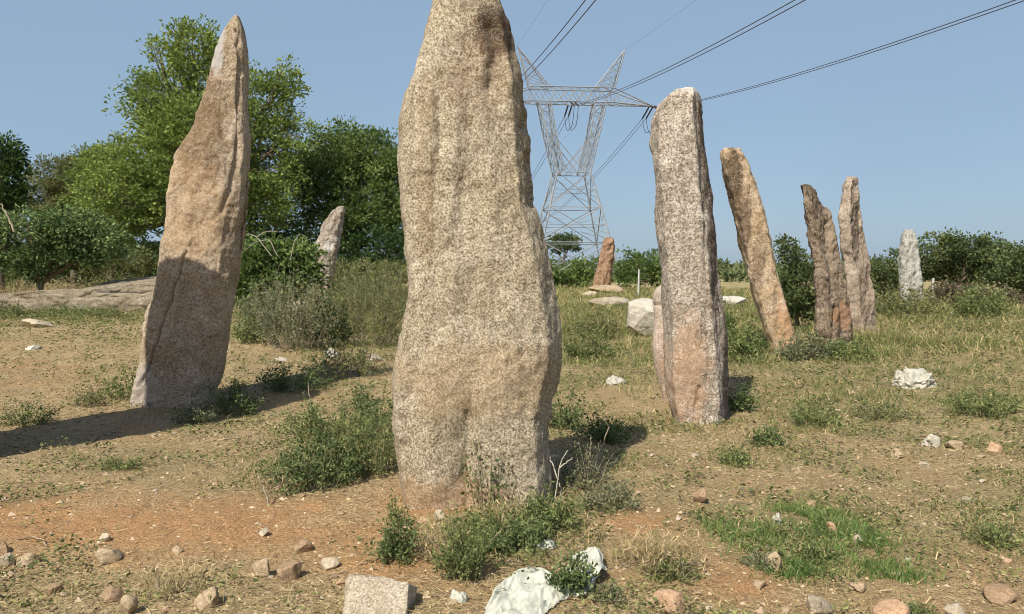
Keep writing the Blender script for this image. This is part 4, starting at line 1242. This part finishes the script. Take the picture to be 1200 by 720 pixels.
def draped_sack():
    top = [(568, 728), (585, 704), (600, 688), (622, 683), (640, 686), (653, 692), (664, 680), (672, 668), (690, 661), (703, 668)]
    bot = [(572, 747), (590, 750), (612, 748), (632, 740), (648, 729), (660, 721), (674, 715), (686, 711), (700, 704), (711, 690)]
    nu, nv = 230, 120
    T = np.array([ground_pt(*p) for p in top], float)
    B = np.array([ground_pt(*p) for p in bot], float)
    k = np.linspace(0, 1, len(top))
    u = np.linspace(0, 1, nu)
    T = np.stack([np.interp(u, k, T[:, i]) for i in range(3)], -1)
    B = np.stack([np.interp(u, k, B[:, i]) for i in range(3)], -1)
    v = np.linspace(0, 1, nv)
    U, Vv = np.meshgrid(u, v, indexing='ij')
    P = B[:, None] * (1 - v)[None, :, None] + T[:, None] * v[None, :, None]
    edge = 1 - np.abs(2 * Vv - 1) ** 3
    ends = sstep(0, .07, U) * (1 - sstep(.95, 1, U))
    wob = fbm(np.stack([U * 9, Vv * 3, U * 0 + 4.4], -1), 3)
    P[..., :2] += .018 * np.stack([wob, np.roll(wob, 31, 0)], -1) * (1.3 - edge * ends)[..., None]
    warp = .5 * fbm(np.stack([U * 5, Vv * 2.5, U * 0 + 8.1], -1), 3)
    tri = lambda q: 1 - np.abs((q % 1.) * 2 - 1)
    f1 = tri(Vv * 2.6 + U * 2.2 + warp) ** 1.6
    f2 = tri(Vv * 5.3 - U * 3.1 + warp * 1.8 + .3) ** 1.4
    f3 = tri(U * 8. + Vv * 2.2 + warp * 2.2)
    cr = crease(np.stack([U * 11 + .3, Vv * 6 + .2, U * 0 + 2.6], -1), 1., .4)
    body = np.interp(U, [0, .25, .5, .62, .8, 1], [.008, .022, .016, .014, .03, .02])
    z = body * edge ** .7 + edge * (.026 * f1 + .012 * f2) + .008 * f3 + .010 * cr
    z = z * (.25 + .75 * ends)
    z = z + .05 * sstep(.72, .98, U) * (1.1 - .7 * Vv)             # the right end stands off the soil
    P[..., 2] = terrain(P[..., 0], P[..., 1]) + .006 + np.maximum(z, 0)
    L = P.copy()
    L[..., 2] -= .004
    org = np.array([P[..., 0].mean(), P[..., 1].mean(), 0])
    V = np.concatenate([P.reshape(-1, 3), L.reshape(-1, 3)]) - org
    i, j = np.meshgrid(np.arange(nu - 1), np.arange(nv - 1), indexing='ij')
    q = np.stack([i * nv + j, (i + 1) * nv + j, (i + 1) * nv + j + 1, i * nv + j + 1], -1).reshape(-1, 4)
    n0 = nu * nv
    rim = np.concatenate([np.arange(nu) * nv, (nu - 1) * nv + np.arange(1, nv), np.arange(nu - 2, -1, -1) * nv + nv - 1, np.arange(nv - 2, 0, -1)])
    r2 = np.roll(rim, -1)
    qs = np.stack([rim, rim + n0, r2 + n0, r2], -1)
    return mesh_np('torn_sack', V, np.concatenate([q, q[:, ::-1] + n0, qs]), None, SACK, True, org)
o = draped_sack()
tag(o, 'crumpled white woven sack with weeds over it at the bottom edge', 'sack')
def crumple(name, label, px, py, wpx, hpx, seed, mat, cat='litter', group=None, depth=.8, crs=.22, fine=True, rz=0.):
    G = ground_pt(px, py)
    s = mpp(G.y)
    w, h = wpx * s / 2, hpx * s
    V = (ICO6_V if fine else ICO_V).copy()
    q_ = np.linalg.qr(np.random.default_rng(seed).normal(size=(3, 3)))[0]
    W_ = V @ q_ + np.array([.37, .71, .13])
    V = V * (1 + crs * (crease(W_, 1.9, seed + .3) - .4) + crs * .6 * crease(W_, 5.5, seed + .6))[:, None]
    V[:, 2] = np.where(V[:, 2] > 0, V[:, 2], V[:, 2] * .12)
    V[:, 2] *= .55 + .45 * vn(V * 1.3 + seed) + .3
    V = V / np.abs(V).max(0) * np.array([w, w * depth, h])
    y = G.y + w * depth * .7
    o = mesh_np(name, V, None, ICO6_T if fine else ICO_T, mat, True, (G.x, y, float(terrain(G.x, y))))
    o.rotation_euler = (0, 0, rz)
    tag(o, label, cat, group)
    return o
crumple('sack', 'crumpled dirty white sack lying in the grass at right', 1077, 455, 56, 25, 21, PAPER, 'sack', depth=.75, crs=.34)
LIT = 'scraps of white litter'
crumple('litter_scrap', 'flat white scrap on grass left of the pinkish grey stone', 722, 453, 26, 10, 22, PAPER, 'litter', LIT, crs=.3, fine=False, rz=.4)
crumple('litter_scrap', 'small white scrap before the dark hollow bush', 388, 417, 16, 13, 23, PAPER, 'litter', LIT, crs=.3, fine=False)
crumple('litter_scrap', 'small white scrap at the back of the green grass patch', 912, 621, 14, 15, 24, PAPER, 'litter', LIT, crs=.3, fine=False, rz=.6)
crumple('litter_scrap', 'white scrap at the bottom edge left of the sack', 537, 721, 24, 13, 25, SACK, 'litter', LIT, crs=.25, fine=False, rz=-.4)
crumple('litter_scrap', 'white scrap caught in weeds above the sack', 638, 655, 34, 9, 26, SACK, 'litter', LIT, crs=.3, fine=False, rz=.3)
crumple('litter_scrap', 'tiny white scrap on bare soil at right', 1065, 654, 9, 4, 27, PAPER, 'litter', LIT, crs=.3, fine=False)

# ------------------------------------------------------------------ grass, straw, gravel (nobody could count these) and small pebbles
def scatter(n, r0, r1, power, half=44):
    """points in a wide fan before the camera, thinning out with distance"""
    u = RNG.uniform(0, 1, n)
    k = power
    r = (r0 ** k + u * (r1 ** k - r0 ** k)) ** (1 / k)
    a = np.radians(RNG.uniform(-half, half, n))
    return r * np.sin(a), r * np.cos(a), r

GRASSG = leaf_mat('green_grass_blade', (.08, .105, .03), (.24, .26, .09), .25, 3.)
GRASSD = leaf_mat('dry_grass_blade', (.22, .17, .075), (.50, .40, .20), .2, 3.)
LITM = plain_mat('straw_litter', (.13, .085, .042), (.54, .425, .24), 20, .9, .1, 0, 0, isl=True)
GRAV = plain_mat('gravel_chips', (.24, .16, .09), (.56, .44, .30), 20, .9, .1, 0, 0, isl=True)

def grass():
    for name, mat, N, lab, wet in (('green_grass', GRASSG, 330000, 'short green grass in patches over the soil', True), ('dry_grass', GRASSD, 360000, 'short dry straw coloured grass over the soil', False)):
        x, y, r = scatter(N, 2.4, 60, .75)
        g, d, rd = cover(x, y)
        tall = sstep(10, 18, y) * sstep(-4.5, -1, x - .0 * y) + sstep(20, 32, y)
        tall = np.clip(tall, 0, 1)
        if wet:
            prob = .75 * sstep(.3, 1., g)
        else:
            prob = (.14 + .5 * sstep(.3, .9, d)) * (.35 + .65 * sstep(.1, .6, g)) * (1 - .8 * sstep(.4, .8, rd))
        keep = RNG.uniform(0, 1, N) < prob
        x, y, r, tall, g = x[keep], y[keep], r[keep], tall[keep], g[keep]
        cl = fbm(xyz(x * .8, y * .8, 91.), 3, .6)
        k2 = RNG.uniform(0, 1, len(x)) < sstep(-.32, .32, cl) * .93 + .07
        x, y, r, tall, g = x[k2], y[k2], r[k2], tall[k2], g[k2]
        n = len(x)
        patch = .6 + .6 * (fbm(xyz(x * 1.4, y * 1.4, 77.), 3) + .5)
        h = (.035 + .06 * g + (.20 if not wet else .15) * tall) * patch * RNG.uniform(.4, 1.6, n)
        w = np.clip(.0022 + .00055 * r, .002, .03) * RNG.uniform(.7, 1.5, n)
        P = np.stack([x, y, terrain(x, y) - .004], -1)
        V, q, t = blade_mesh(P, h, w, RNG.uniform(.3, 2.0, n))
        o = mesh_np(name, V, q, t, mat, False)
        tag(o, lab, 'grass', kind='stuff')
    # the fresh green patch in the right foreground
    X, Y = [], []
    for (cx, cy, rx, ry, m) in ((868, 632, 42, 17, 1500), (955, 612, 55, 17, 2900), (925, 645, 60, 26, 700), (925, 666, 34, 12, 1200), (1020, 635, 26, 16, 700), (1045, 664, 44, 12, 900), (985, 640, 40, 18, 800)):
        c, e, f = ground_pt(cx, cy), ground_pt(cx + rx, cy), ground_pt(cx, cy - ry)
        d2 = RNG.normal(size=(m, 2)) * .52
        X.append(c.x + d2[:, 0] * (e.x - c.x))
        Y.append(c.y + d2[:, 1] * (f.y - c.y))
    x, y = np.concatenate(X), np.concatenate(Y)
    m = fbm(xyz(x * 6, y * 6, 3.), 3) > -.2
    x, y = x[m], y[m]
    P = np.stack([x, y, terrain(x, y) - .004], -1)
    V, q, t = blade_mesh(P, RNG.uniform(.02, .075, len(x)), RNG.uniform(.003, .006, len(x)), RNG.uniform(.2, 1.2, len(x)))
    o = mesh_np('lush_grass', V, q, t, leaf_mat('lush_grass_blade', (.07, .13, .03), (.20, .27, .085), .25, 3.), False)
    tag(o, 'fresh green grass patch in the right foreground', 'grass', kind='stuff')
grass()

def creeping():
    N = 260000
    x, y, r = scatter(N, 2.4, 34, .75)
    g, d, rd = cover(x, y)
    c = fbm(xyz(x * 3.2, y * 3.2, 55.), 3, .6)
    keep = (RNG.uniform(0, 1, N) < sstep(.3, .7, g + .75 * c)) & (c > -.1)
    x, y, r, c = x[keep], y[keep], r[keep], c[keep]
    n = len(x)
    hh = RNG.uniform(.003, .075, n) * (.5 + np.clip(c, 0, 1)) * (1 + sstep(9, 20, y) * 2.5)
    P = np.stack([x, y, terrain(x, y) + hh], -1)
    a = RNG.uniform(0, 2 * PI, n)
    A = np.stack([np.cos(a), np.sin(a), RNG.uniform(-.1, .8, n)], -1)
    L = RNG.uniform(.012, .034, n) * np.clip(.75 + r / 12, .9, 2.6)
    V, Q = leaf_mesh(P, A, L, L * RNG.uniform(.25, .6, n), .2)
    o = mesh_np('creeping_weeds', V, Q, None, leaf_mat('creeping_leaf', (.06, .08, .028), (.23, .235, .085), .2, 4.), False)
    tag(o, 'low creeping olive green weeds spreading over the soil', 'ground cover', kind='stuff')
creeping()

def litter():
    N = 420000
    x, y, r = scatter(N, 2.4, 30, .7)
    g, d, rd = cover(x, y)
    keep = RNG.uniform(0, 1, N) < (.2 + .6 * sstep(.25, .8, d)) * (1 - .4 * sstep(.4, .85, rd))
    x, y, r = x[keep], y[keep], r[keep]
    n = len(x)
    a = RNG.uniform(0, 2 * PI, n)
    A = np.stack([np.cos(a), np.sin(a), RNG.uniform(-.05, .35, n)], -1)
    P = np.stack([x, y, terrain(x, y) + RNG.uniform(.002, .012, n)], -1)
    leafy = RNG.uniform(0, 1, n) < .45
    L = np.where(leafy, RNG.uniform(.006, .022, n), RNG.uniform(.025, .09, n)) * np.clip(.8 + r / 25, .8, 1.6)
    W = np.where(leafy, L * RNG.uniform(.45, .8, n), RNG.uniform(.002, .0045, n) * np.clip(.6 + r / 8, .8, 3))
    V, Q = leaf_mesh(P, A, L, W, .15)
    o = mesh_np('straw_litter', V, Q, None, LITM, False)
    tag(o, 'dead leaves and straw bits strewn over the soil', 'litter', kind='stuff')
    # gravel chips
    N = 9000
    x, y, r = scatter(N, 2.4, 16, .8)
    oc = np.array([[1, 0, 0], [0, 1, 0], [-1, 0, 0], [0, -1, 0], [0, 0, 1], [0, 0, -.4]], float)
    fc = np.array([[0, 1, 4], [1, 2, 4], [2, 3, 4], [3, 0, 4], [1, 0, 5], [2, 1, 5], [3, 2, 5], [0, 3, 5]])
    sz = RNG.lognormal(math.log(.0085), .45, N)
    J = oc[None] * (1 + .35 * RNG.normal(size=(N, 6, 1)))
    J[..., 2] *= .7
    ca, sa = np.cos(RNG.uniform(0, 6.3, N)), 0
    an = RNG.uniform(0, 6.3, N)
    X = J[..., 0] * np.cos(an)[:, None] - J[..., 1] * np.sin(an)[:, None]
    Yv = J[..., 0] * np.sin(an)[:, None] + J[..., 1] * np.cos(an)[:, None]
    V = np.stack([X, Yv, J[..., 2]], -1) * sz[:, None, None] + np.stack([x, y, terrain(x, y)], -1)[:, None]
    T = (fc[None] + 6 * np.arange(N)[:, None, None]).reshape(-1, 3)
    o = mesh_np('gravel', V, None, T, GRAV, False)
    tag(o, 'fine gravel chips scattered in the soil', 'gravel', kind='stuff')
litter()

def pebbles():
    kinds = []
    for i, m in enumerate(['tan', 'brown', 'brown', 'red', 'tan', 'grey', 'tan', 'pale']):
        V = rock_verts(200 + i, (1, random.uniform(.7, 1), random.uniform(.5, .75)), 9, .08)
        kinds.append((V, m))
    protos = [None] * 8
    n = 0
    while n < 140:
        px, py = random.uniform(-20, 1220), random.uniform(495, 735) if random.random() < .8 else random.uniform(440, 520)
        if 470 < px < 660 and py < 610 or 140 < px < 270 and py < 490 or 770 < px < 870 and py < 495:
            continue
        if 395 < px < 495 and py > 665 or 560 < px < 720 and py > 650:
            continue
        k = random.randrange(8)
        G = ground_pt(px, py)
        r = random.lognormvariate(math.log(.016), .4)
        if protos[k] is None:
            o = mesh_np('pebble', kinds[k][0], None, ICO_T, ROCKM[kinds[k][1]], True)
            protos[k] = o
        else:
            o = protos[k].copy()
            COL.objects.link(o)
        o.location = (G.x, G.y, G.z + r * .3)
        o.scale = (r, r, r)
        o.rotation_euler = (random.uniform(-.3, .3), random.uniform(-.3, .3), random.uniform(0, 6.28))
        tag(o, 'thumb sized pebble scattered on the soil among straw', 'pebble', 'small pebbles scattered on the soil')
        n += 1
pebbles()
